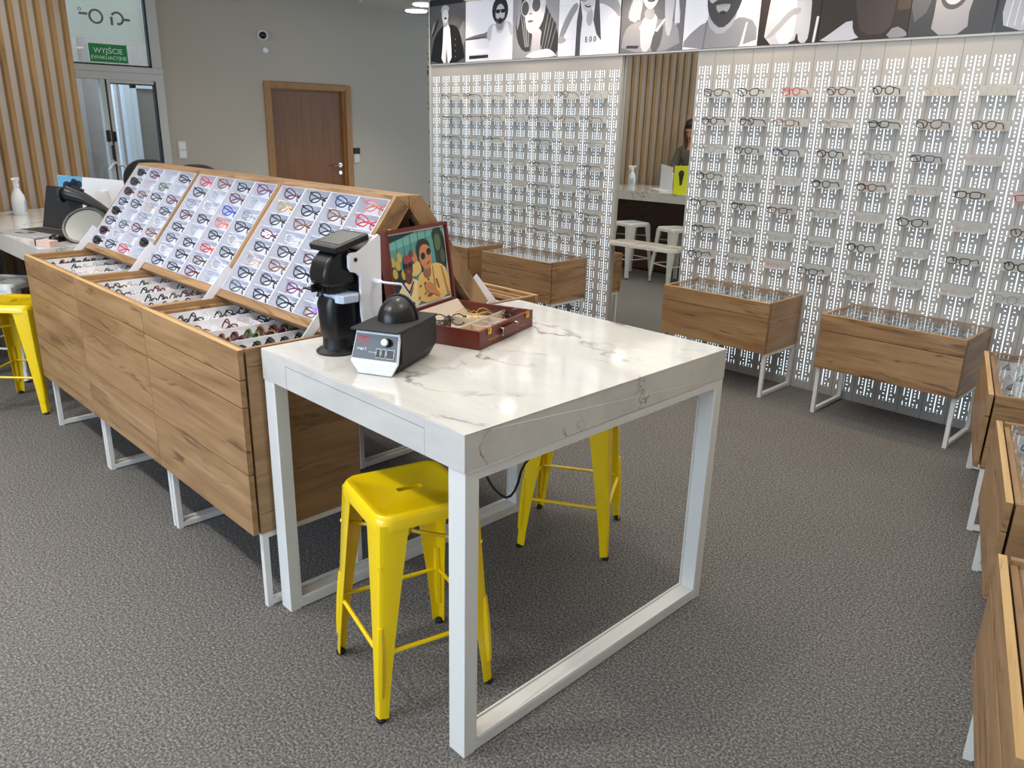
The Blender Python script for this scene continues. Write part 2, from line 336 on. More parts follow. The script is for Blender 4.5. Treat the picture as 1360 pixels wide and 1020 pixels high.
g = MB(); xbox(g, -.045, -.005, .05, 1.90, x0=-.03, x1=.05); xbox(g, .012, .04, .05, 1.90, x0=-.03, x1=.05); xbox(g, .04, .455, 1.87, 1.90, x0=-.03, x1=.03); g.obj('door_leaf_frame', 'alu', dr, .004)
g = MB(); xbox(g, -.004, .010, .05, 1.90, x0=-.02, x1=.02); xbox(g, .44, .455, .05, 1.90, x0=-.02, x1=.035); xbox(g, .04, .455, 1.862, 1.87, x0=-.02, x1=.032); g.obj('seal', 'seal', dr)
MB().box((-.01, -1.4, .05), (-.004, -.045, 1.9)).box((-.01, .04, .05), (-.004, .44, 1.86)).obj('glass', 'door_glass', dr)
g = MB(); g.box((.05, -.055, 1.36), (.075, -.02, 1.46)); g.box((.05, .01, 1.36), (.075, .03, 1.45)); g.box((.05, -.02, 1.2), (.07, .0, 1.33)); g.obj('lock', 'black_plastic', dr, .003)
MB().tube([(.05, -.08, .55), (.11, -.08, .58), (.11, -.08, 1.12), (.10, -.03, 1.17), (.05, .0, 1.17)], .014, 8).tube([(.05, .10, .55), (.11, .10, .58), (.11, .10, 1.10), (.10, .05, 1.15), (.05, .02, 1.15)], .014, 8).obj('door_handle', 'white_metal', dr, smooth=True)
# outside, beyond the glass
g = MB(); g.box((-9.3, -3.5, 0), (-9.2, 1.95, 3.06)); g.obj('wall_outside', 'outside_wall', **ST)
g = MB(); g.box((-9.3, 1.95, 0), (-9.2, 4.6, 3.06)); g.box((-9.2, 2.0, 0), (-9.05, 2.12, 3.06)); g.obj('wall_vestibule', 'outside_grey', **ST)
d3 = thing('door_3', (-8.0, 2.5, 0), kind='structure')
g = MB(); g.box((-.05, -.33, 0), (.05, -.26, 2.02)); g.box((-.05, -.33, 1.95), (.05, .6, 2.02)); g.box((-.03, -.255, 0), (.04, -.19, 1.94)); g.box((-.03, -.255, 1.87), (.04, .6, 1.94)); g.obj('door_frame', 'outside_white', d3)
MB().box((-.01, -.19, 0), (.02, .6, 1.87)).obj('door_panel', 'outside_grey', d3); MB().box((-.02, -.262, 0), (.0, -.253, 1.95)).box((.021, -.195, 0), (.024, -.188, 1.87)).obj('seal', 'seal', d3)
MB().box((-8.03, 2.08, 0), (-7.97, 2.11, 2.1)).obj('trim_1', 'outside_white', **ST)
# slatted wall: slanted plane through SP along SW
SP = Vector((-5.23, .35, 0)); SWd = Vector((-.4, .917, 0)).normalized(); SN = Vector((SWd.y, -SWd.x, 0))
LEN0, LEN1 = -6.2, .66
def sl(t, n, z): return SP+SWd*t+SN*n+Vector((0, 0, z))
g = MB(); g.add([sl(LEN0, 0, 0), sl(LEN1, 0, 0), sl(LEN1, -.12, 0), sl(LEN0, -.12, 0), sl(LEN0, 0, 3.06), sl(LEN1, 0, 3.06), sl(LEN1, -.12, 3.06), sl(LEN0, -.12, 3.06)], [(0, 1, 5, 4), (1, 2, 6, 5), (2, 3, 7, 6), (3, 0, 4, 7), (0, 3, 2, 1), (4, 5, 6, 7)])
wl = g.obj('wall_left', 'slat_wall_paint', **ST)
g = MB(); t = LEN1-.036
while t > LEN0+.1:
    a = [sl(t, .001, 0), sl(t+.034, .001, 0), sl(t+.034, .030, 0), sl(t, .030, 0)]; g.add([*a, *[p+Vector((0, 0, 3.05)) for p in a]], [(0, 1, 5, 4), (1, 2, 6, 5), (2, 3, 7, 6), (3, 0, 4, 7), (0, 3, 2, 1), (4, 5, 6, 7)]); t -= .105
g.obj('slat_cladding', 'slat_wood', wl, kind='structure')
# slanted right-hand wall, outside the frame
RD = Vector((.290, -.957, 0)); RN = Vector((.957, .290, 0)); RP = Vector((.251, 3.114, 0))+RN*.46
g = MB(); a = [RP-RD*.85, RP+RD*7.5, RP+RD*7.5+RN*.12, RP-RD*.85+RN*.12]; g.add([*a, *[p+Vector((0, 0, 3.06)) for p in a]], [(0, 1, 5, 4), (1, 2, 6, 5), (2, 3, 7, 6), (3, 0, 4, 7), (0, 3, 2, 1), (4, 5, 6, 7)]); g.obj('wall_right', 'wall_paint', **ST)
# ------------------------------------------------------------------ lit display wall
CORE0, CORE1 = -4.66, .93
MB().box((CORE0, YW+.05, 0), (CORE1, YW+.13, 2.615)).obj('wall_display', 'panel_white', **ST)
def litpanel(x0, x1, mat, label, side):
    o = MB().box((x0, YW, 0), (x1, YW+.03, 2.075)).obj('lit_panel', mat, label=label, cat='display wall'); return o
LPL = litpanel(CORE0, -2.511, 'lit_panel_left', 'backlit white slotted display wall left of the mirror, with small eyewear shelves', 0)
LPR = litpanel(-1.883, CORE1, 'lit_panel_right', 'backlit white slotted display wall right of the mirror, with small eyewear shelves', 1)
MB().box((CORE0-.03, YW-.005, 0), (CORE0, YW+.13, 2.615)).obj('trim_2', 'panel_white', **ST)
g = MB()
for i in range(150):
    z = .02+i*.0172; y = YW+.01+random.random()*.1; s = .012+random.random()*.014; g.box((CORE0-.05-random.random()*.012, y-s, z), (CORE0-.03, y+s, z+.022))
g.obj('moss_strip', 'moss', label='strip of green moss down the left end of the lit display wall', cat='moss', kind='stuff')
SHD, SHW = .085, .172
g = MB(); g.box((-SHW/2, -SHD, -.004), (SHW/2, 0, 0)); g.box((-SHW/2, -.003, 0), (SHW/2, -.001, .045)); shm = g.mesh('shelf', ['acrylic'])
def shelves(parent, xs):
    for x in xs:
        for r in range(7):
            o = bpy.data.objects.new('shelf', shm); C.objects.link(o); o.parent = parent; o.location = (x, YW, SH0-r*ROWZ)
LX = [-3.247+.269*k for k in range(-4, 3)]; RX = [-1.687+.269*k for k in range(0, 9)]
shelves(LPL, LX); shelves(LPR, RX)
mi = thing('wall_mirror', (-2.197, YW+.02, 0), label='tall frameless wall mirror between the two lit display panels', cat='mirror')
mi.rotation_euler = (-.006, 0, 0)
MB().box((-.312, 0, .02), (.312, .008, 2.075)).obj('mirror_glass', 'mirror', mi)
g = MB(); g.prism([(-.31, .0), (-.31, -.05), (-.25, -.105), (.25, -.105), (.31, -.05), (.31, 0)], 2, .752, .776); o = g.obj('mirror_shelf', 'marble_far', label='thin white marble-look shelf mounted across the mirror', cat='shelf', bevel=.002); o.location = (-2.197, YW+.014, 0)
# ------------------------------------------------------------------ cabinets
CW, CD = .767, .42
def frame_loop(x, zb, t=.022, d0=.03, d1=CD-.005):
    g = MB(); g.box((x, d0, 0), (x+t, d0+t, zb)); g.box((x, d1-t, 0), (x+t, d1, zb)); g.box((x, d0+t, .004), (x+t, d1-t, .004+t)); g.box((x, d0+t, zb-t), (x+t, d1-t, zb)); return g
def tray_mesh(cols, rows, W0, W1, Y0, Y1, z):
    g = MB(); g.box((W0, Y0, z-.002), (W1, Y1, z)); dx = (W1-W0)/cols; dy = (Y1-Y0)/rows
    for i in range(cols+1): g.box((W0+i*dx-.002, Y0, z), (W0+i*dx+.002, Y1, z+.042))
    for c in range(cols):
        for r in range(rows+1):
            y = Y0+r*dy; x0, x1 = W0+c*dx+.002, W0+(c+1)*dx-.002
            g.prism([(y-.004, z), (y+.03, z), (y-.004, z+.026)] if r < rows else [(y-.004, z), (y, z), (y, z+.03), (y-.004, z+.03)], 0, x0, x1)
    return g
LID_T = Vector((0, .609, 1.351)); LS = Vector((0, -.613, -.79)); LN = Vector((0, -.79, .613))   # lid: top edge, down-slope, outward
LT = frame4(LID_T, (1, 0, 0), LS, LN)                            # lid coords: x, s (down-slope), n (towards the shopper)
LH = .53
def cabinet(label, group, zt, zb, seams, lid, tray_label=None):
    c = thing('display_cabinet', label=label, cat='cabinet', group=group)
    g = MB(); y0 = .027
    g.box((0, y0, zb), (.018, CD, zt), 1); g.box((CW-.018, y0, zb), (CW, CD, zt), 1); g.box((.018, CD-.018, zb), (CW-.018, CD, zt)); g.box((.018, y0, zb), (CW-.018, CD-.018, zb+.018)); g.box((.018, y0, zb+.018), (CW-.018, y0+.016, zt-.012)); g.box((.018, y0+.016, zt-.085), (CW-.018, CD-.018, zt-.075))
    for a, b in (((.018, y0+.016, zt-.034), (.04, CD-.018, zt-.020)), ((CW-.04, y0+.016, zt-.034), (CW-.018, CD-.018, zt-.020)), ((.04, CD-.05, zt-.034), (CW-.04, CD-.018, zt-.020)), ((.04, y0+.016, zt-.034), (CW-.04, y0+.035, zt-.020))): g.box(a, b)
    g.obj('body', ['oak_x', 'oak_y'], c)
    zs = [zb]+seams+[zt]
    for a, b in zip(zs[:-1], zs[1:]):
        dd = MB().box((.0018, 0, a+.0018), (CW-.0018, .019, b-(.0018 if b < zt else 0))).obj('drawer', 'oak_x', c, .0008)
    e = MB().box((.0015, .0004, zt-.001), (CW-.0015, .0188, zt+.0003)).obj('edge_band', 'oak_edge', c)
    frame_loop(.004, zb).obj('leg_frame', 'white_metal', c, .0015); frame_loop(CW-.026, zb).obj('leg_frame', 'white_metal', c, .0015)
    tray_mesh(4, 6, .045, CW-.045, .065, CD-.055, zt-.072).obj('tray', 'white_plastic', c)
    if not lid:
        MB().box((.019, .045, zt-.006), (CW-.019, CD-.019, zt-.001)).obj('glass_top', 'clear_glass', c)
    else:
        g = MB(LT)
        g.box((.002, 0, -.066), (CW-.002, LH, -.058)); g.box((.002, 0, -.058), (.020, LH, 0), 1); g.box((CW-.020, 0, -.058), (CW-.002, LH, 0), 1); g.box((.020, 0, -.058), (CW-.020, .016, 0)); g.box((.020, LH-.030, -.058), (CW-.020, LH, 0))
        L = g.obj('lid', ['oak_x', 'oak_slope'], c, .0008)
        MB().prism([(.609, 1.351), (.6605, 1.352), (.6605, 1.312)], 0, .002, CW-.002).obj('ridge_cap', 'oak_x', L)
        g = MB(LT); g.box((.021, .017, -.05), (CW-.021, LH-.031, -.045))
        w0, w1, s0, s1 = .021, CW-.021, .017, LH-.031; dx = (w1-w0)/4; ds = (s1-s0)/8
        for i in range(5):
            x = w0+i*dx; g.box((max(w0, x-.0035), s0, -.045), (min(w1, x+.0035), s1, .002))
        for i in range(9):
            s = s0+i*ds; g.box((w0, max(s0, s-.0015), -.045), (w1, min(s1, s+.0015), -.012 if 0 < i < 8 else .002))
        g.obj('lid_tray', 'lid_white', L)
        stay(c, .012)
    return c
def stay(c, x):
    a = Vector((x, .235, .905)); b = Vector((x, .352, 1.03)); d = (b-a).normalized(); n = Vector((0, -d.z, d.y))
    g = MB(); p = [a-n*.012-d*.03, a+n*.016-d*.03, b+n*.020, b-n*.016]; q = [v+Vector((.003, 0, 0)) for v in p]
    g.add(p+q, [(0, 1, 2, 3), (7, 6, 5, 4), (0, 4, 5, 1), (1, 5, 6, 2), (2, 6, 7, 3), (3, 7, 4, 0)])
    return g.obj('lid_stay', 'white_plastic', c)
TG = 'tall open-lidded display cabinets in the middle row'
front0 = cabinet('tall oak display cabinet with open lid, farthest left of the near row', TG, .92, .284, [.501, .732, .822], True)
FX = [-3.266, -2.499, -1.732]; fronts = [front0]
front0.location = (FX[0], -.07, 0)
bpy.context.view_layer.update()
for i in (1, 2):
    c = copy_tree(front0); c.location = (FX[i], -.07, 0); fronts.append(c)
    c['label'] = ['', 'tall oak display cabinet with open lid, middle one of the near row', 'tall oak display cabinet with open lid, touching the marble table'][i]
stay(fronts[2], CW-.015)
for i in range(3):
    c = copy_tree(front0); c.location = (FX[i]+CW, 1.254, 0); c.rotation_euler = (0, 0, PI)
    c['label'] = ['oak display cabinet behind the near row, farthest from the marble table', 'oak display cabinet behind the near row, middle one back to back', 'oak display cabinet behind the open case, leaning lid back to back with the near one'][i]; c['group'] = 'display cabinets on the far side of the row'
    if i == 2:
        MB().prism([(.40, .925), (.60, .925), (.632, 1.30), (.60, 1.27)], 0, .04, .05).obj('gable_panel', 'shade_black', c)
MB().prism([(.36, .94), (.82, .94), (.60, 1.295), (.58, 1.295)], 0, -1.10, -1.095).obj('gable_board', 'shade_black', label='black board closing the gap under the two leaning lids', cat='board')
WG = 'low glass-topped cabinets along the lit wall'
low0 = cabinet('low oak glass-topped cabinet in front of the lit wall, just right of the mirror', WG, .604, .286, [.511], False)
low0.location = (-1.718, 3.262, 0)
lows = [low0]
for (x, lb) in ((-.632, 'low oak glass-topped cabinet in front of the lit wall, right of centre'), (-3.515, 'low oak glass-topped cabinet in front of the lit wall, just left of the mirror'), (-4.462, 'low oak glass-topped cabinet by the lit wall, farthest left, partly behind the open case')):
    c = copy_tree(low0); c.location = (x, 3.262, 0); c['label'] = lb; lows.append(c)
RG = 'low glass-topped cabinets along the right side'; rights = []
for (x, y, lb) in ((.251, 3.114, 'low oak glass-topped cabinet at the right edge, farthest of three'), (.585, 2.067, 'low oak glass-topped cabinet at the right edge, middle of three'), (.878, .994, 'low oak glass-topped cabinet at the right edge, nearest the camera')):
    c = copy_tree(low0); c.location = (x, y, 0); c.rotation_euler = (0, 0, math.atan2(-.957, .290)); c['label'] = lb; c['group'] = RG; rights.append(c)
# ------------------------------------------------------------------ marble table
TW, TD, TT, TH = .952, 1.123, .0985, .92
tb = thing('marble_table', (0, 0, 0), label='tall white marble-topped table on two white metal leg frames', cat='table')
g = MB(); g.box((-TW, .004, TH-TT), (0, TD, TH)); g.box((-TW, 0, TH-TT), (-.809, .004, TH)); g.box((-.147, 0, TH-TT), (0, .004, TH)); g.box((-.809, 0, TH-.027), (-.147, .004, TH)); g.obj('table_top', 'marble', tb, .0012)
MB().box((-.8075, .0005, TH-TT), (-.1485, .0035, TH-.0285)).obj('drawer', 'marble', tb, .0006)
def tframe(x0, x1):
    g = MB(); y0, y1, z1 = .003, TD-.003, TH-TT; t = .038
    for a, b in (((x0, y0, 0), (x1, y0+t, z1)), ((x0, y1-t, 0), (x1, y1, z1)), ((x0, y0+t, .003), (x1, y1-t, t)), ((x0, y0+t, z1-t*.7), (x1, y1-t, z1))): g.box(a, b)
    for xa, xb in ((x0, x0+.006), (x1-.006, x1)):
        g.box((xa, y0+t, t), (xb, y0+t+.006, z1-t*.7)); g.box((xa, y1-t-.006, t), (xb, y1-t, z1-t*.7)); g.box((xa, y0+t, t), (xb, y1-t, t+.006))
    return g
tframe(-.062, -.001).obj('leg_frame', 'white_metal', tb, .0015); tframe(-TW+.001, -TW+.062).obj('leg_frame', 'white_metal', tb, .0015)
cb = [at(x, y, 1, .62) for x, y in ((640, 622), (644, 629), (655, 648), (665, 657.5), (672, 661), (678.5, 658.5), (683.5, 652), (688.5, 640), (692, 626), (697, 616), (703, 609), (714, 599), (730, 585))]
MB().tube(cb, .0042, 8).obj('power_cable', 'rubber', label='black cable sagging below the marble table top', cat='cable', smooth=True)
# ------------------------------------------------------------------ stools
def stool(mat, label, group):
    s = thing('metal_stool', label=label, cat='stool', group=group); H = .61; a = .152; F = .183
    g = MB(); rings = []
    for (w, z) in ((.312, H-.040), (.308, H-.016), (.300, H-.005), (.288, H)): rings.append([(x, y, z) for x, y in rrect(w, w, .045 if w > .29 else .04, 6)])
    n = len(rings[0]); g.loft(rings, 0, False)
    ins = [(x, y, H) for x, y in rrect(.262, .262, .03, 6)]; ins2 = [(x, y, H-.003) for x, y in rrect(.254, .254, .03, 6)]; slot = []
    for (x, y, z) in ins2:
        cy = max(-.028, min(.028, y)); dx, dy = x, y-cy; l = math.hypot(dx, dy) or 1; slot.append((dx/l*.0125, cy+dy/l*.0125, H-.003))
    g.loft([rings[-1], ins, ins2, slot, [(x, y, H-.03) for x, y, z in slot]], 0, False)
    g.obj('seat', mat, s, smooth=True)
    MB().add([(x, y, H-.0302) for x, y, z in slot], [list(range(n))]).obj('grip_hole_shade', 'shade_black', s)  # black face put in for the shade inside the grip slot
    for sx in (1, -1):
        for sy in (1, -1):
            rings = []
            for k in range(9):
                t = k/8; z = (H-.022)*(1-t)+.010*t; c = (a+.002)*(1-t)+F*t-.002; wv = (.088*(1-t)**1.3+.030*(1-(1-t)**1.3)); r = .020*(1-t)+.008*t; th = .0022
                o_ = [(c-wv, c), (c-r, c), (c-r*.3, c-r*.3), (c, c-r), (c, c-wv)]; i_ = [(c-th, c-wv), (c-th, c-r-.001), (c-r*.3-th, c-r*.3-th), (c-r-.001, c-th), (c-wv, c-th)]
                rings.append([(sx*x, sy*y, z) for x, y in o_+i_])
            g = MB(); g.loft(rings); 
            rib = [(sx*((a+.002)*(1-t)+F*t-.010), sy*((a+.002)*(1-t)+F*t-.010), (H-.022)*(1-t)+.022*t) for t in (.52, .66, .80, .90)]
            g.tube(rib, [.010, .0135, .0135, .011], 8)
            lg = g.obj('leg', mat, s, smooth=True)
            MB().lathe([(.0135, 0), (.0145, .009), (.010, .014)], 12, (sx*(F-.012), sy*(F-.012), 0)).obj('rubber_foot', 'rubber', lg, smooth=True)
    zz = .21; q = (a*(1-.66)+F*.66)-.008
    g = MB()
    for k in range(4):
        c0 = [(q, q), (-q, q), (-q, -q), (q, -q)][k]; c1 = [(q, q), (-q, q), (-q, -q), (q, -q)][(k+1) % 4]; g.tube([(c0[0], c0[1], zz), (c1[0], c1[1], zz)], .0065, 8)
    g.obj('footrest', mat, s, smooth=True)
    g = MB(); zz = .47; q = a+.002; g.tube([(q, q, zz), (-q, -q, zz)], .006, 6); g.tube([(q, -q, zz), (-q, q, zz)], .006, 6); g.obj('cross_brace', mat, s, smooth=True)
    return s
YG = 'yellow metal stools'; WGs = 'white metal stools at the long counter'
st0 = stool('yellow_metal', 'yellow metal stool tucked halfway under the near end of the marble table', YG); st0.location = (-.388, .132, 0); st0.rotation_euler = (0, 0, math.radians(-14))
bpy.context.view_layer.update()
def stoolcopy(x, y, deg, label, white=False):
    c = copy_tree(st0, None, {'yellow_metal': 'white_stool'} if white else None); c.location = (x, y, 0); c.rotation_euler = (0, 0, math.radians(deg)); c['label'] = label; c['group'] = WGs if white else YG
stoolcopy(-.622, 1.125, 30.5, 'yellow metal stool standing beyond the marble table, seen under its top')
stoolcopy(-3.72, -.045, 46, 'yellow metal stool at the left edge beside the display cabinets')
stoolcopy(-4.40, .06, 40, 'white metal stool under the counter behind the yellow stool at left', True)
stoolcopy(-4.20, 1.23, 12, 'white metal stool, middle of the three seen in the mirror', True)
stoolcopy(-3.60, 1.24, 20, 'white metal stool, rightmost of the three seen in the mirror', True)
stoolcopy(-4.78, 1.30, 8, 'white metal stool, leftmost of the three seen in the mirror', True)
# ------------------------------------------------------------------ long counter at the slatted wall
CH = .94
ct = thing('service_counter', (-4.3, .5, 0), label='long marble-topped counter with dark wood body against the slatted wall', cat='counter')
a0 = sl((0-.35)/SWd.y, .036, 0)  # point of the slatted wall near y=0
def slx(y): t = (y-SP.y)/SWd.y; return sl(t, .036, 0).x
top = [(slx(.0)+.0, .0), (-3.275, .0), (-3.275, 1.05), (-5.2, 1.16), (slx(.94), .94)]
MB().prism([(x+4.3, y-.5) for x, y in top], 2, CH-.10, CH).obj('counter_top', 'marble_far', ct, .001)
bod = [(slx(.36)+.02, .36), (-3.55, .36), (-3.55, .78), (slx(.78)+.02, .78)]
MB().prism([(x+4.3, y-.5) for x, y in bod], 2, .02, CH-.10).obj('counter_body', 'dark_panel_wood', ct)
# ================================================================== EYEWEAR
COL = dict(k=((22, 20, 23), 'black'), d=((92, 28, 34), 'dark red'), r=((205, 48, 52), 'bright red'), b=((84, 54, 36), 'brown'), t=((128, 78, 40), 'tortoise'), g=((92, 94, 98), 'grey'),
           u=((40, 44, 92), 'navy'), p=((206, 176, 168), 'pale pink'), c=((206, 208, 212), 'clear'), o=((222, 120, 96), 'coral'), v=((120, 50, 100), 'purple'), e=((44, 64, 190), 'bright blue'), y=((196, 160, 84), 'gold'), s=((178, 180, 184), 'silver'), w=((90, 110, 60), 'green'))
for kk, (cc, nn) in COL.items(): pbr('frame_'+kk, cc, .3, .6 if kk in 'yg s' else 0.)
def outline(kind, n=18):
    w, h, e = dict(round=(.046, .044, 2.), panto=(.049, .041, 2.5), square=(.053, .035, 3.6), cat=(.057, .042, 2.3), aviator=(.056, .047, 2.3), slim=(.051, .029, 3.2))[kind]
    pts = []
    for i in range(n):
        a = 2*PI*i/n; c, s = math.cos(a), math.sin(a); x = w/2*math.copysign(abs(c)**(2/e), c); z = h/2*math.copysign(abs(s)**(2/e), s)
        if kind == 'cat': z += max(0, x)*.34*(1 if z > 0 else .1)
        if kind in ('panto', 'aviator') and z < 0: x *= 1-.22*(-z/(h/2))
        pts.append((x, z))
    return pts, w, h
PROTO = {}
NAMEK = dict(round='round', panto='rounded', square='rectangular', cat='cat-eye', aviator='aviator', slim='slim', )
def glasses_proto(kind, r, fold, lens, sc=1.):
    pts, w, h = outline(kind); br = .018; cx = br/2+w/2; mb = MB(); zc = h/2+r; ends = cx+w/2
    for sx in (1, -1):
        mb.tube([(sx*(cx+x), abs(x+cx-.03)**2*1.1, zc+z) for x, z in pts], r, 5, closed=True)
    mb.tube([(-br/2-.001, 0, zc+h*.20), (0, -.002, zc+h*.27), (br/2+.001, 0, zc+h*.20)], r*1.05, 5)
    yt = abs(ends-.03)**2*1.1; zt = zc+h*.27
    for sx in (1, -1): mb.tube([(sx*(ends-.002), yt, zt), (sx*(ends+.005), yt+.001, zt+.001), (sx*(ends+.007), yt+.007, zt)], r*1.15, 5)
    root = mb.obj('eyeglasses', 'frame_k', smooth=True, cat='eyeglasses')
    for sx in (1, -1):
        x0 = sx*(ends+.007); L = .128*sc
        if not fold: p = [(x0, yt+.006, zt), (x0*.99, yt+L*.68, zt-.001), (x0*.97, yt+L*.82, zt-.008), (x0*.95, yt+L, max(zt-.030, .003))]
        else:
            yy = .016 if sx > 0 else .022; p = [(x0, yt+.006, zt), (x0*.93, yy, zt-.001), (-sx*.022, yy+.002, zt-.004), (-sx*.040, yy, zt-.012), (-sx*.056, yy-.004, max(zt-.034, .003))]
        MB().tube(p, [r*1.1, r, r*.95, r*1.2, r*.8] if fold else [r*1.1, r, r*1.2, r*.8], 5).obj('temple', 'frame_k', root, smooth=True)
    g = MB()
    for sx in (1, -1): g.add([(sx*(cx+x), abs(x+cx-.03)**2*1.1+.0004, zc+z) for x, z in pts], [list(range(len(pts)))])
    g.obj('lenses', lens, root)
    return root
def glasses(mat4, kind, col, thick, fold, lens, label, group):
    key = (kind, thick, fold, lens)
    mm = {'frame_k': 'frame_'+col}
    if key not in PROTO:
        o = glasses_proto(kind, {0: .0011, 1: .0021, 2: .0030}[thick], fold, lens); PROTO[key] = [o, False]; tree(o)
    o, used = PROTO[key]
    c = copy_tree(o, None, mm)
    c.matrix_world = mat4; c['label'] = label; c['category'] = 'sunglasses' if lens == 'lens_dark' else 'eyeglasses'; c['group'] = group
    if lens == 'lens_dark': c.name = 'sunglasses'
    return c
def finish_protos():
    for o, u in PROTO.values():
        for ch, _ in tree(o): bpy.data.objects.remove(ch)
        bpy.data.objects.remove(o)
def inview(P, m=12):
    x, y = proj(P); return -m < x < 1360+m and -m < y < 1020+m
# --- on the lit wall
def wallset(xs, rows, where, fromside):
    for k, x in enumerate(xs):
        for r in range(7):
            ch = rows[r][k] if k < len(rows[r]) else '.'
            if ch == '.': continue
            P = Vector((x+random.uniform(-.012, .012), YW-.112+random.uniform(-.012, .010), SH0-r*ROWZ+.0008))
            if not inview(P): continue
            thick = (2 if fromside == 'R' else 1) if ch in 'kdutrwb' else 0
            if ch == 'K': ch = 'k'; thick = 2
            kind = random.choice(['panto', 'square', 'round', 'cat', 'slim', 'panto', 'aviator'] if fromside == 'L' else ['panto', 'round', 'square', 'panto', 'round', 'cat'])
            T = Matrix.Translation(P) @ Matrix.Rotation(math.radians(random.uniform(-14, 14)), 4, 'Z') @ Matrix.Diagonal((.96, .86, .96, 1))
            glasses(T, kind, ch, thick, False, 'lens_clear', f'{COL[ch][1]} {NAMEK[kind]} glasses, {where}, {ORD[r]} shelf down, {ORD[(len(xs)-1-k) if fromside=="L" else k]} column from mirror', 'eyeglasses on the shelves of the lit wall')
wallset(RX, ['kkrbkypgg', 'kktgKbbgk', 'gkuKgupgp', 'kgpkdpkrk', 'kkdgpkpbk', 'kgsgkskkg', 'kgokgspgg'], 'lit wall right of mirror', 'R')
wallset(LX, ['kkgggkg', 'kdbgkkb', 'kgkgkgg', 'ggggkgk', 'kkgpkgb', 'ggggkkk', 'kgkgkkk'], 'lit wall left of mirror', 'L')
# --- in the leaning lids
def lidset(i, rows, who):
    w0, w1, s0, s1 = .021, CW-.021, .017, LH-.031; dx = (w1-w0)/4; ds = (s1-s0)/8
    base = Matrix.Translation((FX[i], -.07, 0)) @ LT
    for r in range(8):
        for c in range(4):
            ch = rows[r][c]
            if ch == '.': continue
            lens = 'lens_clear'
            if ch.isupper(): ch = ch.lower(); lens = 'lens_dark'
            a = math.radians(random.uniform(34, 42)); T = base @ Matrix.Translation((w0+(c+.66)*dx, s0+(r+1)*ds-.0025, -.012))
            # local x -> along x receding, local y -> into the lid, local z -> up-slope
            Rm = Matrix(((math.cos(a), -math.sin(a), 0, 0), (0, 0, -1, 0), (-math.sin(a), -math.cos(a), 0, 0), (0, 0, 0, 1)))
            kind = random.choice(['cat', 'panto', 'cat', 'aviator', 'square']); th = 0 if ch in 'cpyg' and random.random() < .6 else 2
            glasses(T @ Rm @ Matrix.Diagonal((.74, .74, .90, 1)), kind, ch, th, True, lens, f'{COL[ch][1]} {NAMEK[kind]} glasses in {who} leaning lid, {ORD[r]} row down, {ORD[c]} compartment across', 'folded glasses in the compartments of the leaning lids')
lidset(0, ['Kdck', 'Kpwc', 'Dtkd', 'kkyk', 'Kcgc', 'kgdt', 'DcpK', 'Kkrc'], 'farthest')
lidset(1, ['rtkv', 'kcdc', 'gceg', 'dkok', 'kckc', 'gkrk', 'ckbc', 'kkdc'], 'middle')
lidset(2, ['dkuo', 'yktr', 'ktkc', 'dcgc', 'kkdk', 'ptkg', 'kkvc', 'gkkt'], 'nearest')
# --- in the open trays
def trayset(cab, zt, rows, who, grp, chk=True):
    W0, W1, Y0, Y1 = .045, CW-.045, .065, CD-.055; dx = (W1-W0)/4; dy = (Y1-Y0)/6; Mx = Matrix.Translation(cab.location) @ cab.rotation_euler.to_matrix().to_4x4()
    for c in range(4):
        for r in range(6):
            ch = rows[c][r]
            if ch == '.': continue
            lens = 'lens_clear'
            if ch.isupper(): ch = ch.lower(); lens = 'lens_dark'
            T = Mx @ Matrix.Translation((W0+(c+.5)*dx, Y0+(r+.30)*dy, zt-.066)) @ Matrix.Rotation(math.radians(random.uniform(-8, 8)), 4, 'Z') @ Matrix.Rotation(math.radians(-34), 4, 'X')
            if chk and not inview(T.translation, 170): continue
            kind = random.choice(['cat', 'panto', 'square', 'round']); th = 0 if ch in 'cpyg' else 2
            glasses(T @ Matrix.Scale(.93, 4), kind, ch, th, True, lens, f'{COL[ch][1]} {NAMEK[kind]} glasses in {who} tray, {ORD[c]} row, {ORD[r]} from front', grp)
TGp = 'folded glasses in the cabinet trays'
trayset(fronts[0], .92, ['KTKKDK', 'ckggkd', 'gpykcb', 'pkcbgk'], 'farthest open cabinet', TGp)
trayset(fronts[1], .92, ['kbgkyb', 'kgkdpk', 'ckkbdt', 'kbwkkp'], 'middle open cabinet', TGp)
trayset(fronts[2], .92, ['kkckkk', 'tcdpck', 'TDWTDW', 'KKKKKK'], 'nearest open cabinet', TGp)
trayset(lows[0], .604, ['kg.kg.', 'g.kpkg', '.kgbk.', 'kgg.kk'], 'low cabinet right of mirror', TGp)
trayset(lows[1], .604, ['kuguk.', 'ukgkuk', 'gkugkg', 'kgukgk'], 'low cabinet right of centre', TGp)
trayset(rights[0], .604, ['kgbkgk', 'gkkbgk', 'kggkuk', 'kbgkgk'], 'farthest right-hand cabinet', TGp)
trayset(rights[1], .604, ['kkgkkg', 'bgkkpk', 'kukgkg', 'gkkbkk'], 'middle right-hand cabinet', TGp)
trayset(rights[2], .604, ['kkgkkg', 'bgkkpk', 'kukgkg', 'gkkbkk'], 'nearest right-hand cabinet', TGp)
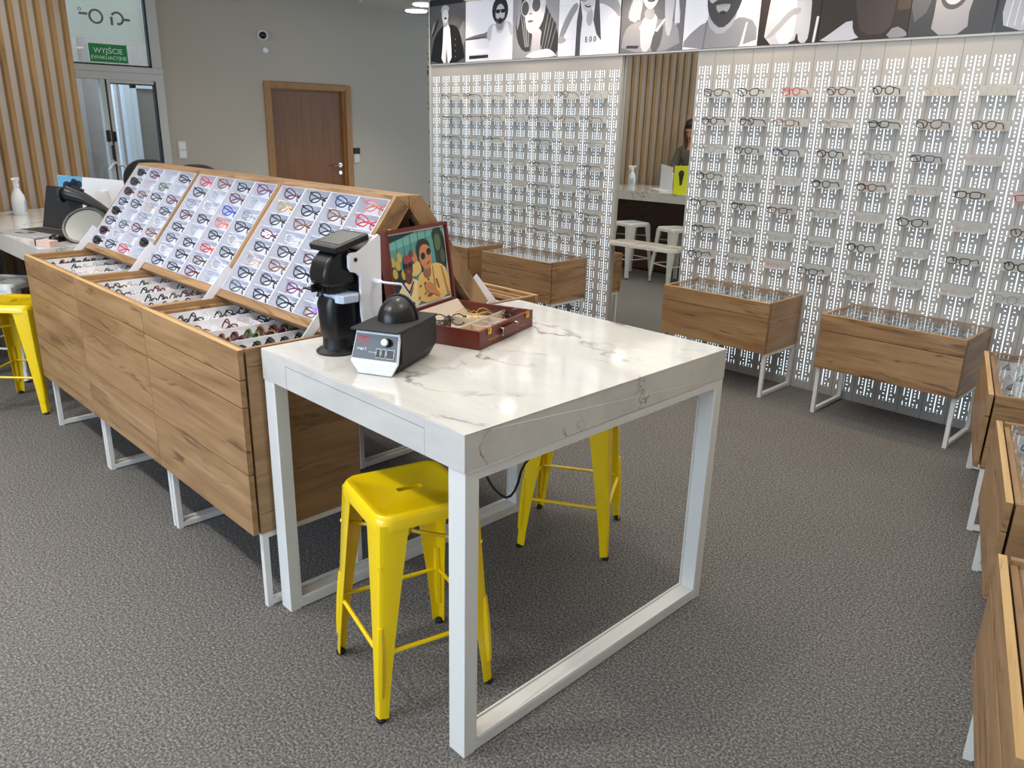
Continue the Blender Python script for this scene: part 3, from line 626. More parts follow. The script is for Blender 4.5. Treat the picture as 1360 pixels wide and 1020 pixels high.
# ================================================================== ON THE MARBLE TABLE
# ventilated frame heater
ht = thing('frame_heater', (-.4965, .103, TH), math.atan2(.056, .115), label='black frame heater with white front, red lettering and round black dome', cat='heater')
g = MB(); hw = .064
sec = lambda y, z0, z1, k=1.: [(-hw*.80, y, z0), (hw*.80, y, z0), (hw*1.12, y, z0+.034), (hw*1.12, y, z1), (-hw*1.12, y, z1), (-hw*1.12, y, z0+.034)]
rings = [sec(.010, .004, .040), sec(.030, .004, .120), sec(.245, .004, .124), sec(.255, .012, .112)]
g.loft(rings[1:]); g.obj('housing', 'black_matte', ht, .002)
def hp(x, y, z): return (x, y, z)
fr0 = [(-hw*.80, 0, .002), (hw*.80, 0, .002), (hw*1.12, -.004, .036), (-hw*1.12, -.004, .036)]
fr1 = [(-hw*1.12, -.004, .036), (hw*1.12, -.004, .036), (hw*1.04, .026, .118), (-hw*1.04, .026, .118)]
g = MB()
for q in (fr0, fr1):
    b2 = [(x, y+.012, z) for x, y, z in q]; g.add(q+b2, [(0, 1, 2, 3), (7, 6, 5, 4), (0, 4, 5, 1), (1, 5, 6, 2), (2, 6, 7, 3), (3, 7, 4, 0)])
g.obj('front_panel', 'white_plastic', ht, .001)
nrm = Vector((0, -.082, .030)).normalized(); upv = Vector((0, .030, .082)).normalized()
FT = frame4(Vector((0, -.004, .036))+nrm*.0006, (1, 0, 0), upv, nrm)
MB(FT).prism([(-hw*1.07, .010), (hw*1.07, .010), (hw*.99, .080), (-hw*.99, .080)], 2, 0, .0012).obj('control_plate', 'screen_dark', ht)
text('lettering', 'GFC', .019, 'red_ink', ht, FT @ Matrix.Translation((-.040, .066, .0012)), .0003, bold=.0006)
text('lettering', 'maga E', .0105, 'white_plastic', ht, FT @ Matrix.Translation((-.042, .038, .0012)), .0003)
MB(FT).box((-.062, .0535, .001), (-.024, .0545, .0015)).obj('lettering', 'red_ink', ht); MB(FT).box((-.020, .030, .001), (.006, .0308, .0015)).obj('lettering', 'white_plastic', ht)
g = MB(FT)
for x0, x1 in ((.004, .018), (.020, .034), (.036, .060)):
    for a, b in (((x0, .016, .001), (x1, .0175, .003)), ((x0, .0405, .001), (x1, .042, .003)), ((x0, .016, .001), (x0+.0015, .042, .003)), ((x1-.0015, .016, .001), (x1, .042, .003))): g.box(a, b)
g.obj('switch_bezel', 'white_plastic', ht)
for x0, x1 in ((.0055, .0165), (.0215, .0325), (.0375, .0585)): MB(FT).prism([(.018, .001), (.018, .006), (.029, .003), (.040, .005), (.040, .001)], 0, x0, x1).obj('switch', 'black_plastic', ht)
MB(FT).lathe([(.0125, .001), (.0115, .014)], 20, (.034, .060, 0)).obj('knob_base', 'black_plastic', ht, smooth=True); MB(FT).lathe([(.0095, .014), (.0095, .021), (.008, .022)], 20, (.034, .060, 0)).obj('knob', 'white_plastic', ht, smooth=True)
MB().prism([(-hw*1.16, .004), (hw*1.16, .004), (hw*1.20, .14), (hw*1.16, .258), (-hw*1.16, .258), (-hw*1.20, .14)], 2, .122, .130).obj('lid', 'black_matte', ht, .003)
g = MB(); rings = []
for i in range(0, 9):
    t = math.radians(i*90/8); r = math.cos(t) if i < 8 else .02; rings.append([(-.002+.056*r*math.cos(2*PI*k/24), .150+.068*r*math.sin(2*PI*k/24), .130+.066*math.sin(t)) for k in range(24)])
g.loft(rings); g.obj('dome', 'black_plastic', ht, smooth=True)
g = MB(); arc = [(-.002+.057*math.cos(math.radians(a)), .162, .130+.068*math.sin(math.radians(a))) for a in range(0, 181, 12)]; g.tube(arc, .0035, 8); g.tube([(.030, .168, .168), (.032, .185, .170)], .006, 8); g.obj('dome_rim', 'black_plastic', ht, smooth=True)
# lens meter
lm = thing('lens_meter', (-.772, .160, TH), math.radians(4), label='black and white lens meter with tilted screen on the table corner', cat='optical device')
MB().lathe([(.063, 0), (.064, .006), (.056, .012), (.044, .016), (.042, .045)], 36).obj('base', 'black_plastic', lm, smooth=True)
g = MB()
def bod_ring(z, w, y0, y1, r): return [(x, y, z) for x, y in rrect(w, y1-y0, r, 5, 0, (y0+y1)/2)]
g.loft([bod_ring(.022, .070, -.036, .060, .03), bod_ring(.07, .084, -.044, .085, .03), bod_ring(.150, .090, -.048, .095, .028), bod_ring(.172, .086, -.040, .095, .025), bod_ring(.176, .080, -.02, .09, .02)]); g.obj('lower_body', 'black_plastic', lm, smooth=True)
MB().lathe([(.0085, 0), (.0085, .004)], 16, (-.032, -.054, .130), 0, 1).obj('power_light', 'purple_led', lm)
side = [(.060, .03), (.126, .0), (.126, .345), (.118, .352), (.052, .312), (.040, .306), (.012, .305), (.006, .298), (.006, .262), (.014, .250), (.034, .244), (.046, .232), (.046, .12)]
MB().prism(side, 0, .056, .066).prism(side, 0, -.066, -.056).box((-.06, .112, 0), (.06, .126, .345)).obj('housing', 'white_plastic', lm, .002)
MB().prism([(.050, .02), (.112, .02), (.112, .33), (.050, .31)], 0, -.056, .056).obj('tower', 'black_plastic', lm)
g = MB(); hd = [(.05, .30), (.02, .318), (-.018, .310), (-.050, .280), (-.062, .245), (-.058, .212), (-.040, .206), (.05, .206)]; g.prism(hd, 0, -.042, .042); g.obj('head', 'black_plastic', lm, .010, True)
g = MB(); g.box((-.052, -.075, .196), (-.004, -.03, .200)); g.box((-.045, -.045, .186), (.030, .012, .207)); g.box((-.02, -.07, .190), (-.012, -.05, .212)); g.box((.01, -.05, .188), (.016, -.03, .216)); g.lathe([(.010, .17), (.008, .186)], 12, (.02, -.02, 0)); g.obj('lens_clamp', 'black_plastic', lm)
MB().lathe([(.020, .170), (.016, .180), (.014, .200), (.011, .205)], 20, (-.030, -.022, 0)).obj('marker', 'black_plastic', lm, smooth=True)
MB().prism([(-.040, -.030), (.058, -.030), (.070, -.020), (.074, .03), (.05, .05), (-.040, .05)], 2, .160, .184).obj('spectacle_table', 'blue_white', lm, .003)
sl_ = Vector((0, .130, .034)).normalized(); sn_ = Vector((0, -.034, .130)).normalized(); SF = frame4((0, -.045, .325), (1, 0, 0), sl_, sn_)
MB(SF).prism(rrect(.134, .130, .012, 4, .004, .066), 2, -.018, .0).obj('screen_housing', 'black_plastic', lm, .003); MB(SF).prism(rrect(.108, .090, .004, 3, .004, .072), 2, .0, .001).obj('screen', 'screen_dark', lm)
g = MB(SF)
for i in range(9): g.box((-.046+i*.0115, .016, .0006), (-.039+i*.0115, .0185, .0012))
g.obj('screen_buttons', 'silver', lm)
MB().lathe([(.006, .066), (.006, .069)], 14, (0, .030, .285), 0, 0).obj('screw_cap', 'black_matte', lm)
g = MB(); g.lathe([(.006, .066), (.008, .070), (.007, .095), (.004, .100)], 12, (0, .098, .215), 0, 0); g.tube([(.098, .098, .215), (.118, .115, .212), (.128, .150, .206), (.120, .19, .16), (.10, .23, .06), (.06, .25, .006), (-.02, .28, .005)], .0035, 8); g.obj('plug_cable', 'white_plastic', lm, smooth=True)
# sunglasses case
cs = thing('sunglasses_case', (-.494, .495, TH), math.atan2(.952, -.306), label='open red-brown presentation case with brass latches and a picture inside the lid', cat='case')
L_, D_, H_ = .370, .312, .060
g = MB(); g.box((0, 0, 0), (L_, .010, H_)); g.box((0, D_-.010, 0), (L_, D_, H_)); g.box((0, .010, 0), (.010, D_-.010, H_)); g.box((L_-.010, .010, 0), (L_, D_-.010, H_)); g.box((.010, .010, 0), (L_-.010, D_-.010, .006)); g.obj('box', 'case_leather', cs, .0015)
g = MB(); g.box((.0102, .0102, .006), (L_-.0102, D_-.0102, .018)); g.box((.0102, .105, .018), (L_-.0102, .109, .048)); g.box((.125, .0102, .018), (.129, .105, .044)); g.box((.245, .0102, .018), (.249, .105, .044)); g.box((.19, .109, .018), (.194, .25, .044)); g.prism([(D_-.06, .018), (D_-.0102, .018), (D_-.0102, .066)], 0, .0102, L_-.0102); g.obj('lining', 'case_lining', cs)
for lx in (.045, .31):
    g = MB(); g.box((lx, -.004, H_-.018), (lx+.022, 0, H_+.002)); g.box((lx+.006, -.007, H_-.012), (lx+.016, -.004, H_)); g.obj('latch', 'gold', cs, .0006)
for hx_ in (.130, .230): MB().tube([(hx_, -.001, .022), (hx_, -.012, .022), (hx_, -.012, .046), (hx_, -.001, .046)], .003, 6).obj('handle_ring', 'silver', cs)
MB().prism(rrect(.098, .026, .004, 3, .180, .034), 1, -.014, -.007).obj('handle', 'case_leather', cs, .002)
g = MB(); ring2 = [(.095+.006*math.cos(2*PI*i/16), -.0006, .022+.006*math.sin(2*PI*i/16)) for i in range(16)]; g.tube(ring2+ring2[:1], .0007, 4)
for i in range(6): g.box((.055+i*.006, -.0008, .020), (.058+i*.006, 0, .024)); 
for i in range(5): g.box((.104+i*.005, -.0008, .0215), (.107+i*.005, 0, .0235))
for i in range(9): g.box((.262+i*.006, -.0008, .020), (.2655+i*.006, 0, .0225))
g.obj('emblem', 'gold', cs)
tl = math.radians(8); ld = Vector((0, math.sin(tl), math.cos(tl))); lnn = Vector((0, -math.cos(tl), math.sin(tl)))
LF = frame4((0, D_, H_), (1, 0, 0), ld, lnn); LHh = .282
g = MB(LF); g.box((0, 0, -.034), (L_, LHh, -.030)); g.box((0, 0, -.030), (.012, LHh, 0)); g.box((L_-.012, 0, -.030), (L_, LHh, 0)); g.box((.012, LHh-.012, -.030), (L_-.012, LHh, 0)); g.box((.012, 0, -.030), (L_-.012, .012, 0)); LD = g.obj('lid', 'case_leather', cs, .0012)
MB(LF).box((.045, LHh, -.022), (.075, LHh+.004, -.008)).obj('latch', 'gold', LD)
MB(LF).box((.0122, .0122, -.030), (L_-.0122, LHh-.0122, -.012)).obj('lid_lining', 'paper', LD)
# flat pictures made of shapes
class Pic:
    def __init__(s, O, ux, uy, un, w, h): s.mb = MB(frame4(O, Vector(ux)*1, Vector(uy)*1, un)); s.w, s.h = w, h; s.mats = []; s.k = 0
    def mi(s, c):
        nm = 'print_%d_%d_%d' % c
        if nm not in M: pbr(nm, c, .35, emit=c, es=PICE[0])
        if nm not in s.mats: s.mats.append(nm)
        return s.mats.index(nm)
    def poly(s, c, pts, smooth=0):
        if smooth:
            for _ in range(smooth):
                q = []
                for i in range(len(pts)):
                    a, b = pts[i], pts[(i+1) % len(pts)]; q += [(a[0]*.75+b[0]*.25, a[1]*.75+b[1]*.25), (a[0]*.25+b[0]*.75, a[1]*.25+b[1]*.75)]
                pts = q
        # clip to the picture rectangle
        def clip(P, ax, lim, sg):
            out = []
            for i in range(len(P)):
                a, b = P[i-1], P[i]; ia, ib = sg*(a[ax]-lim) <= 0, sg*(b[ax]-lim) <= 0
                if ia != ib:
                    t = (lim-a[ax])/(b[ax]-a[ax]); out.append(tuple(a[j]+t*(b[j]-a[j]) for j in (0, 1)))
                if ib: out.append(b)
            return out
        for ax, lim, sg in ((0, 1, 1), (0, 0, -1), (1, 1, 1), (1, 0, -1)):
            if pts: pts = clip(pts, ax, lim, sg)
        if len(pts) < 3: return s
        s.k += 1; z = s.k*.00012; s.mb.add([(x*s.w, y*s.h, z) for x, y in pts], [list(range(len(pts)))], s.mi(c)); return s
    def ell(s, c, x, y, rx, ry, rot=0, a0=0, a1=360):
        r = math.radians(rot); p = []
        for i in range(22):
            t = math.radians(a0+(a1-a0)*i/(22 if a1-a0 >= 360 else 21)); dx, dy = rx*math.cos(t), ry*math.sin(t); p.append((x+dx*math.cos(r)-dy*math.sin(r)*s.h/s.w, y+dx*math.sin(r)*s.w/s.h+dy*math.cos(r)))
        return s.poly(c, p)
    def ringe(s, c, x, y, rx, ry, t, inner, rot=0): s.ell(c, x, y, rx, ry, rot); s.ell(inner, x, y, rx-t, ry-t*s.w/s.h, rot); return s
    def done(s, name, parent, base):
        s.mb.box((0, 0, -.003), (s.w, s.h, 0), s.mi(base)); return s.mb.obj(name, s.mats, parent)
PICE = [0.0]
P = Pic(LF @ Vector((.018, .018, -.0115)), (1, 0, 0), ld, lnn, L_-.036, LHh-.036)
TE, YE, YD, SK, DS = (84, 150, 146), (222, 186, 112), (170, 128, 62), (196, 128, 84), (96, 56, 40)
P.poly((112, 178, 170), [(0, .80), (1, .95), (1, 1), (0, 1)])
for u in (.14, .26, .38, .52, .66): P.poly((28, 52, 54), [(u, .35), (u+.008, .35), (u+.002, 1), (u-.006, 1)])
P.poly((30, 50, 50), [(0, .90), (.50, 1), (0, 1)]).poly((36, 44, 34), [(.80, .40), (1, .35), (1, 1), (.76, 1), (.80, .75)], 1).poly((28, 40, 40), [(0, .12), (.22, .2), (.22, .50), (.12, .56), (0, .6)], 1)
for a, b_ in ((.04, .66), (.12, .60), (.06, .50), (.16, .70), (.20, .46)): P.ell((196, 170, 82), a, b_, .04, .07, 20)
P.ell((84, 104, 70), .86, .80, .06, .12).ell((70, 88, 60), .93, .60, .05, .10)
P.poly((236, 214, 158), [(0, 0), (.48, 0), (.44, .34), (.30, .40), (.20, .36), (.06, .24)], 1)
P.poly(YE, [(.38, 0), (1, 0), (1, .30), (.93, .47), (.74, .54), (.60, .46), (.46, .42), (.40, .30)], 1).poly(YE, [(.34, .56), (.48, .62), (.52, .46), (.40, .40), (.32, .42)], 1)
P.poly(YD, [(.86, .46), (.89, .46), (.98, .02), (.93, .02)]).poly(YD, [(.70, .50), (.72, .50), (.74, .10), (.70, .12)]).poly((120, 74, 40), [(.74, .30), (.77, .30), (.80, .16), (.77, .16)])
P.poly((40, 38, 48), [(.15, .34), (.17, .36), (.25, .23), (.34, .36), (.35, .33), (.25, .18)]).poly((70, 66, 60), [(.17, .28), (.18, .29), (.25, .17), (.33, .28), (.33, .26), (.25, .13)])
P.ell(DS, .27, .40, .06, .08).ell(DS, .28, .55, .078, .135).ell((150, 60, 60), .28, .655, .075, .055).ell((22, 18, 24), .235, .57, .036, .035).ell((22, 18, 24), .315, .575, .036, .035).ell((150, 92, 70), .28, .49, .03, .018)
P.ell(SK, .40, .66, .045, .07, 20).ell((120, 60, 50), .36, .72, .03, .05)
P.ell((150, 94, 66), .60, .44, .07, .10).ell(SK, .60, .64, .115, .175, 12).poly((44, 30, 24), [(.46, .66), (.47, .84), (.56, .90), (.68, .86), (.71, .74), (.66, .80), (.55, .82), (.50, .76), (.49, .64)], 1)
P.ell((20, 16, 18), .555, .655, .042, .048, 12).ell((20, 16, 18), .665, .70, .042, .048, 12).ell((130, 60, 50), .64, .55, .035, .012, 20).ell(SK, .62, .20, .10, .075, -20).ell(SK, .70, .13, .10, .04, -35).ell((110, 60, 40), .60, .10, .05, .02)
for u, v in ((.45, .26), (.53, .28), (.60, .32), (.52, .14), (.40, .10)): P.ell((92, 56, 34), u, v, .018, .014, 30)
P.done('picture', LD, TE)
CM = Matrix.Translation(cs.location) @ cs.rotation_euler.to_matrix().to_4x4()
for (x, y, z, rz, rx, kind, col, th, lens, lb) in (
    (.270, .175, .020, -48, -38, 'round', 'y', 0, 'lens_clear', 'gold round glasses with clear lenses in the open case, back right'),
    (.315, .072, .020, -62, -40, 'aviator', 'k', 1, 'lens_clear', 'black-rimmed glasses lying in the open case behind the right latch'),
    (.235, .150, .020, -55, -50, 'aviator', 'y', 0, 'lens_clear', 'gold aviator glasses in the open case above the handle'),
    (.150, .205, .020, -50, -42, 'round', 'k', 1, 'lens_clear', 'black round glasses in the open case near the lid'),
    (.190, .060, .020, -58, -58, 'square', 'c', 0, 'lens_clear', 'clear rimless glasses in the open case directly behind the handle'),
    (.070, .060, .020, -64, -55, 'square', 'o', 0, 'lens_clear', 'pale coral glasses in the open case behind the left latch'),
    (.085, .170, .020, 20, -6, 'round', 'k', 1, 'lens_dark', 'black round sunglasses standing upright in the left part of the open case')):
    T = CM @ Matrix.Translation((x, y, z)) @ Matrix.Rotation(math.radians(rz), 4, 'Z') @ Matrix.Rotation(math.radians(rx), 4, 'X')
    glasses(T, kind, col, th, True, lens, lb, 'glasses in the open case')
finish_protos()
# ================================================================== PHOTO BAND
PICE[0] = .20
BZ, BH = 2.088, .462
MB().box((CORE0, YW-.012, 2.075), (CORE1, YW+.03, 2.086)).obj('trim_3', 'panel_white', **ST)
MB().box((CORE0, YW-.012, 2.086), (CORE1, YW+.03, 2.60)).obj('trim_4', 'screen_dark', **ST)
ED = [-4.648, -4.182, -3.615, -3.124, -2.538, -2.005, -1.459, -1.071, -.568, -.152, .28, .70]
G = lambda v: (v, v, min(255, int(v*1.03)+2))
def pic(i, base, fn, label):
    x0, x1 = ED[i]+.002, ED[i+1]-.002
    if i in (4, 9): x0 += .008
    p = Pic(Vector((x0, YW-.016, BZ)), (1, 0, 0), (0, 0, 1), (0, -1, 0), x1-x0, BH); fn(p); o = p.done('portrait_photo', None, G(base)); tag(o, label, 'photo', 'black-and-white portraits above the lit wall')
def p0(p):
    p.poly(G(120), [(.70, .3), (1, .25), (1, .75), (.85, .60)], 1).poly(G(20), [(0, 0), (1, 0), (.93, .30), (.80, .60), (.62, .66), (.36, .66), (.12, .48), (.02, .2)], 1).poly((52, 44, 42), [(.06, .45), (.26, .74), (.22, .78), (.04, .55)])
    p.poly(G(212), [(.30, 0), (.62, 0), (.60, .35), (.55, .68), (.38, .68), (.36, .35)], 1).poly(G(90), [(.44, 0), (.50, 0), (.46, .3)]).ell(G(150), .44, .70, .08, .08).ell(G(205), .43, .82, .095, .13).poly(G(170), [(.30, .86), (.34, .98), (.44, 1), (.55, .96), (.54, .88), (.44, .93)], 1).ell(G(50), .44, .77, .04, .018).ell(G(150), .08, .62, .02, .12, -25)
    for v in (.1, .2, .3, .4): p.ell(G(130), .72, v, .012, .012)
def p1(p):
    p.poly(G(226), [(0, 0), (1, 0), (1, .38), (0, .38)]).poly(G(40), [(.08, .04), (.52, .05), (.52, .10), (.08, .10)]).poly(G(245), [(.04, .13), (.50, .13), (.50, .20), (.04, .20)])
    p.poly(G(120), [(0, .40), (.25, .44), (.45, .46), (.56, .54), (.62, .50), (.55, .36), (.3, .38), (0, .36)], 1).poly(G(70), [(0, .385), (.3, .40), (.48, .40), (.3, .37), (0, .36)])
    p.poly(G(196), [(.46, .44), (.52, .58), (.66, .60), (.92, .62), (1.0, .55), (1, .35), (.5, .3)], 1).poly(G(236), [(.50, 0), (.98, 0), (1.0, .25), (.94, .46), (.90, .60), (.86, .60), (.80, .44), (.68, .44), (.64, .58), (.58, .56), (.56, .36), (.50, .16)], 1)
    p.ell(G(150), .74, .58, .075, .10).ell(G(40), .74, .80, .165, .215).ell(G(40), .74, .98, .10, .10).ell(G(190), .745, .745, .095, .155).poly(G(30), [(.645, .70), (.69, .62), (.745, .58), (.80, .62), (.845, .70), (.80, .66), (.745, .67), (.69, .66)], 1).ell(G(20), .70, .785, .045, .032).ell(G(20), .80, .785, .045, .032).poly(G(20), [(.66, .80), (.84, .80), (.84, .812), (.66, .812)]).ell(G(70), .745, .675, .03, .010)
def p2(p):
    p.poly(G(62), [(.05, .6), (.10, .28), (.25, .10), (.45, .12), (.40, 1), (.20, 1)], 1).poly(G(58), [(.62, 1), (.78, .7), (1, .45), (1, 0), (.80, .02), (.60, .2), (.56, .6)], 1).poly(G(160), [(.10, .95), (.2, 1), (.16, .6), (.08, .4)], 1)
    for a in (0, .06, .12, .19): p.poly(G(150), [(.14+a, .85), (.155+a, .85), (.30+a*.4, .18), (.285+a*.4, .18)]).poly(G(140), [(.78+a, .70-a), (.795+a, .70-a), (.66+a, .12), (.645+a, .12)])
    p.poly(G(176), [(.42, 0), (.46, .30), (.44, .42), (.66, .46), (.62, .2), (.64, 0)], 1).poly(G(214), [(.26, 0), (.42, .10), (.62, .12), (.80, .14), (.92, .08), (1.0, 0)], 1)
    p.poly(G(198), [(.26, .92), (.27, .62), (.32, .44), (.44, .37), (.58, .44), (.70, .62), (.74, .92), (.5, 1.05)], 1).ell(G(110), .40, .575, .065, .022).ell(G(80), .40, .575, .06, .006).ell(G(130), .40, .69, .04, .015)
    p.ringe(G(216), .28, .78, .095, .125, .014, G(86)).ringe(G(216), .52, .82, .105, .125, .014, G(86)).poly(G(210), [(.62, .84), (.70, .86), (.70, .84), (.62, .815)])
def p3(p):
    for v in (.25, .5, .75, .9): p.poly(G(218), [(0, v), (1, v+.02), (1, v+.025), (0, v+.005)])
    p.poly(G(150), [(0, .20), (.10, .30), (.22, .55), (.34, .72), (.28, .80), (.14, .62), (.02, .35)], 1).poly(G(168), [(.0, .18), (.14, .22), (.12, .28), (0, .32)], 1).poly(G(160), [(.62, .74), (.70, .88), (.84, .84), (1, .70), (1, .48), (.9, .62), (.74, .72)], 1)
    p.poly(G(238), [(.36, 0), (.40, .40), (.50, .50), (.62, .48), (.74, .66), (.92, .60), (.86, .3), (.80, 0)], 1).poly(G(178), [(.46, .50), (.52, .40), (.58, .50), (.56, .68), (.48, .66)], 1)
    p.poly(G(84), [(.34, 1), (.58, 1.05), (.66, .80), (.70, .40), (.72, .20), (.64, .30), (.58, .5), (.60, .8), (.36, .8), (.40, .55), (.38, .3), (.38, 0), (.30, 0), (.31, .5), (.35, .8)], 0).poly(G(84), [(.34, .8), (.36, 1), (.60, 1), (.64, .86)], 0)
    p.ell(G(202), .49, .80, .105, .175, -12).ell(G(40), .48, .715, .05, .022, -12).ell(G(240), .48, .722, .035, .008, -12).ringe(G(90), .42, .83, .05, .055, .008, G(180)).ringe(G(90), .55, .87, .05, .055, .008, G(180))
def p4(p):
    p.poly(G(150), [(.02, 0), (.05, .30), (.20, .42), (.62, .44), (.90, .38), (.98, 0)], 1).poly(G(202), [(.36, 0), (.32, .25), (.36, .50), (.60, .52), (.56, .25), (.48, 0)], 1).poly(G(96), [(.50, .0), (.54, .25), (.66, .40), (.70, .30), (.64, 0)], 1).poly(G(60), [(.10, .06), (.30, .05), (.32, .09), (.12, .10)]).poly(G(214), [(.30, .34), (.42, .14), (.44, .18), (.34, .38)]).poly(G(214), [(.56, .28), (.70, .44), (.72, .42), (.60, .26)])
    p.poly(G(176), [(.30, 1), (.18, .75), (.10, .50), (.16, .45), (.24, .40), (.32, .50), (.36, .8), (.66, .8), (.80, .9), (.88, .75), (.96, .4), (.86, .3), (.84, .6), (.9, 1)], 1)
    for a in (0, .05, .10, .15): p.poly(G(226), [(.22+a*.6, .85), (.235+a*.6, .85), (.16+a, .44), (.145+a, .44)]).poly(G(228), [(.86, .9-a), (.875, .9-a), (.94-a*.4, .36), (.925-a*.4, .36)])
    p.poly(G(196), [(.74, .20), (.70, .50), (.68, .85), (.76, 1), (.86, .95), (.84, .6), (.82, .2)], 1).ell(G(160), .46, .52, .08, .08).ell(G(212), .47, .80, .135, .22).ell(G(60), .48, .715, .07, .045).ell(G(246), .48, .722, .06, .028).ringe(G(20), .40, .90, .075, .065, .012, G(178)).ringe(G(20), .57, .92, .075, .065, .012, G(178))
def p5(p):
    p.poly(G(232), [(0, .0), (1, 0), (1, 1), (0, 1)]).poly(G(140), [(0, 0), (.02, .14), (.30, .36), (.42, .30), (.66, .32), (.76, .38), (.97, .30), (1, 0)], 1).poly(G(112), [(.28, .0), (.31, .36), (.33, .36), (.30, 0)]).poly(G(222), [(.78, 0), (.84, .30), (.86, .30), (.82, 0)])
    p.poly(G(170), [(.34, .55), (.32, .30), (.50, .14), (.70, .30), (.72, .6)], 1).poly(G(186), [(.30, 1), (.31, .60), (.40, .34), (.52, .25), (.64, .34), (.75, .62), (.77, 1)], 1)
    p.poly(G(66), [(.30, .66), (.31, .50), (.38, .34), (.52, .23), (.66, .34), (.75, .52), (.77, .68), (.71, .58), (.64, .60), (.52, .64), (.42, .60), (.36, .56)], 1).poly(G(168), [(.42, .56), (.62, .56), (.60, .46), (.52, .43), (.44, .46)], 1).ell(G(60), .52, .555, .10, .014).ell(G(150), .52, .535, .08, .016).ell(G(50), .52, .44, .045, .025).ell(G(120), .52, .74, .06, .02)
    p.ringe(G(30), .38, .92, .11, .085, .012, G(196)).ringe(G(30), .68, .93, .11, .085, .012, G(196))
def p6(p):
    p.poly((44, 38, 36), [(0, 0), (1, 0), (1, 1), (0, 1)]).poly(G(200), [(.02, .8), (.10, 1), (.14, 1), (.03, .70)]).poly(G(210), [(.92, 0), (.95, .3), (.99, .3), (.96, 0)]).poly(G(196), [(.70, .9), (.78, .7), (.84, 1), (.9, .7), (.98, 1), (.7, 1)])
    p.poly(G(188), [(.10, 0), (.14, .40), (.18, .66), (.34, .80), (.50, .76), (.66, .60), (.74, .66), (.84, .55), (.86, .2), (.84, 0), (.70, 0), (.66, .15), (.62, 0)], 1).poly(G(222), [(.32, .0), (.30, .35), (.34, .76), (.44, .64), (.58, .62), (.62, .35), (.60, 0)], 1).poly(G(160), [(.10, .05), (.30, .12), (.55, .34), (.66, .34), (.70, .42), (.52, .42), (.28, .22)], 1).ell(G(190), .70, .58, .10, .13).ell(G(178), .52, .86, .12, .12).ell(G(90), .52, .72, .09, .05)
    for a in (0, .03, .06): p.poly(G(90), [(.62+a, .50), (.66+a, .68), (.668+a, .68), (.628+a, .50)])
def p7(p):
    p.poly((46, 38, 34), [(0, 0), (1, 0), (1, 1), (0, 1)]).poly((66, 56, 52), [(.40, 1), (.36, .60), (.42, .30), (.50, .05), (.80, .05), (.84, .35), (.82, 1)], 1).poly(G(120), [(.28, 1), (.30, .70), (.38, .60), (.46, .66), (.5, 1)], 1).ell(G(150), .36, .80, .06, .10).poly(G(190), [(0, 0), (.10, .06), (.38, .26), (.40, .10), (.50, 0)], 1).poly(G(130), [(.76, 0), (.86, .14), (1, .06), (1, 0)], 1).poly((74, 58, 48), [(.86, .3), (1, .3), (1, 1), (.86, 1)])
def p8(p):
    p.poly(G(56), [(0, 0), (1, 0), (1, 1), (0, 1)]).poly(G(84), [(0, .1), (.26, .3), (.30, 1), (0, 1)], 1).poly(G(142), [(.24, 1), (.28, .55), (.30, .30), (.28, 0), (.72, 0), (.70, .30), (.84, .60), (.98, 1), (.80, 1), (.68, .60), (.64, .40), (.40, .40), (.36, .60), (.38, 1)], 1)
    p.ell(G(70), .50, .42, .16, .16).ell(G(176), .50, .46, .13, .15).ell(G(196), .50, .60, .12, .12).ell(G(24), .42, .88, .035, .05).ell(G(24), .62, .90, .04, .05)
    for a in (0, .05, .10, .15): p.poly(G(200), [(.36+a, .9), (.37+a, .9), (.46+a*.2, .45), (.45+a*.2, .45)])
def p9(p):
    p.poly(G(48), [(0, 0), (1, 0), (1, 1), (0, 1)]).poly(G(168), [(.10, 0), (.04, .25), (.14, .50), (.10, .8), (.30, 1), (.7, 1), (.8, .6), (.7, .3), (.8, 0)], 1).ell(G(205), .5, .7, .18, .25)
    for a in range(6): p.poly(G(214), [(.12+a*.08, .05), (.13+a*.08, .05), (.20+a*.06, .9), (.19+a*.06, .9)])
LBL = ['portrait photo of a laughing person in a dark jacket over a white shirt', 'portrait photo of a bearded person in sunglasses and white tank top', 'portrait photo of a long-haired person in large round sunglasses', 'portrait photo of a long-haired person in a white lettered T-shirt', 'portrait photo of a smiling person in glasses and denim jacket', 'close portrait photo of a bearded person in glasses on white', 'portrait photo of a person in a white top with folded hands', 'dark portrait photo of a chin and neck with pale collar', 'portrait photo of a person with raised arms against dark grey', 'portrait photo of pale tousled hair on dark, at the right edge']
for i, (fn, bs) in enumerate(((p0, 84), (p1, 236), (p2, 150), (p3, 234), (p4, 112), (p5, 232), (p6, 50), (p7, 48), (p8, 56), (p9, 48))): pic(i, bs, fn, LBL[i])
tp = [o for o in C.objects if o.name.startswith('portrait_photo')][3]
text('lettering', 'E 0 0', .052, 'print_20_20_22' if 'print_20_20_22' in M else 'black_plastic', tp, frame4((-2.80, YW-.0205, BZ+.105), (1, 0, 0), (0, 0, 1), (0, -1, 0)), .0003)
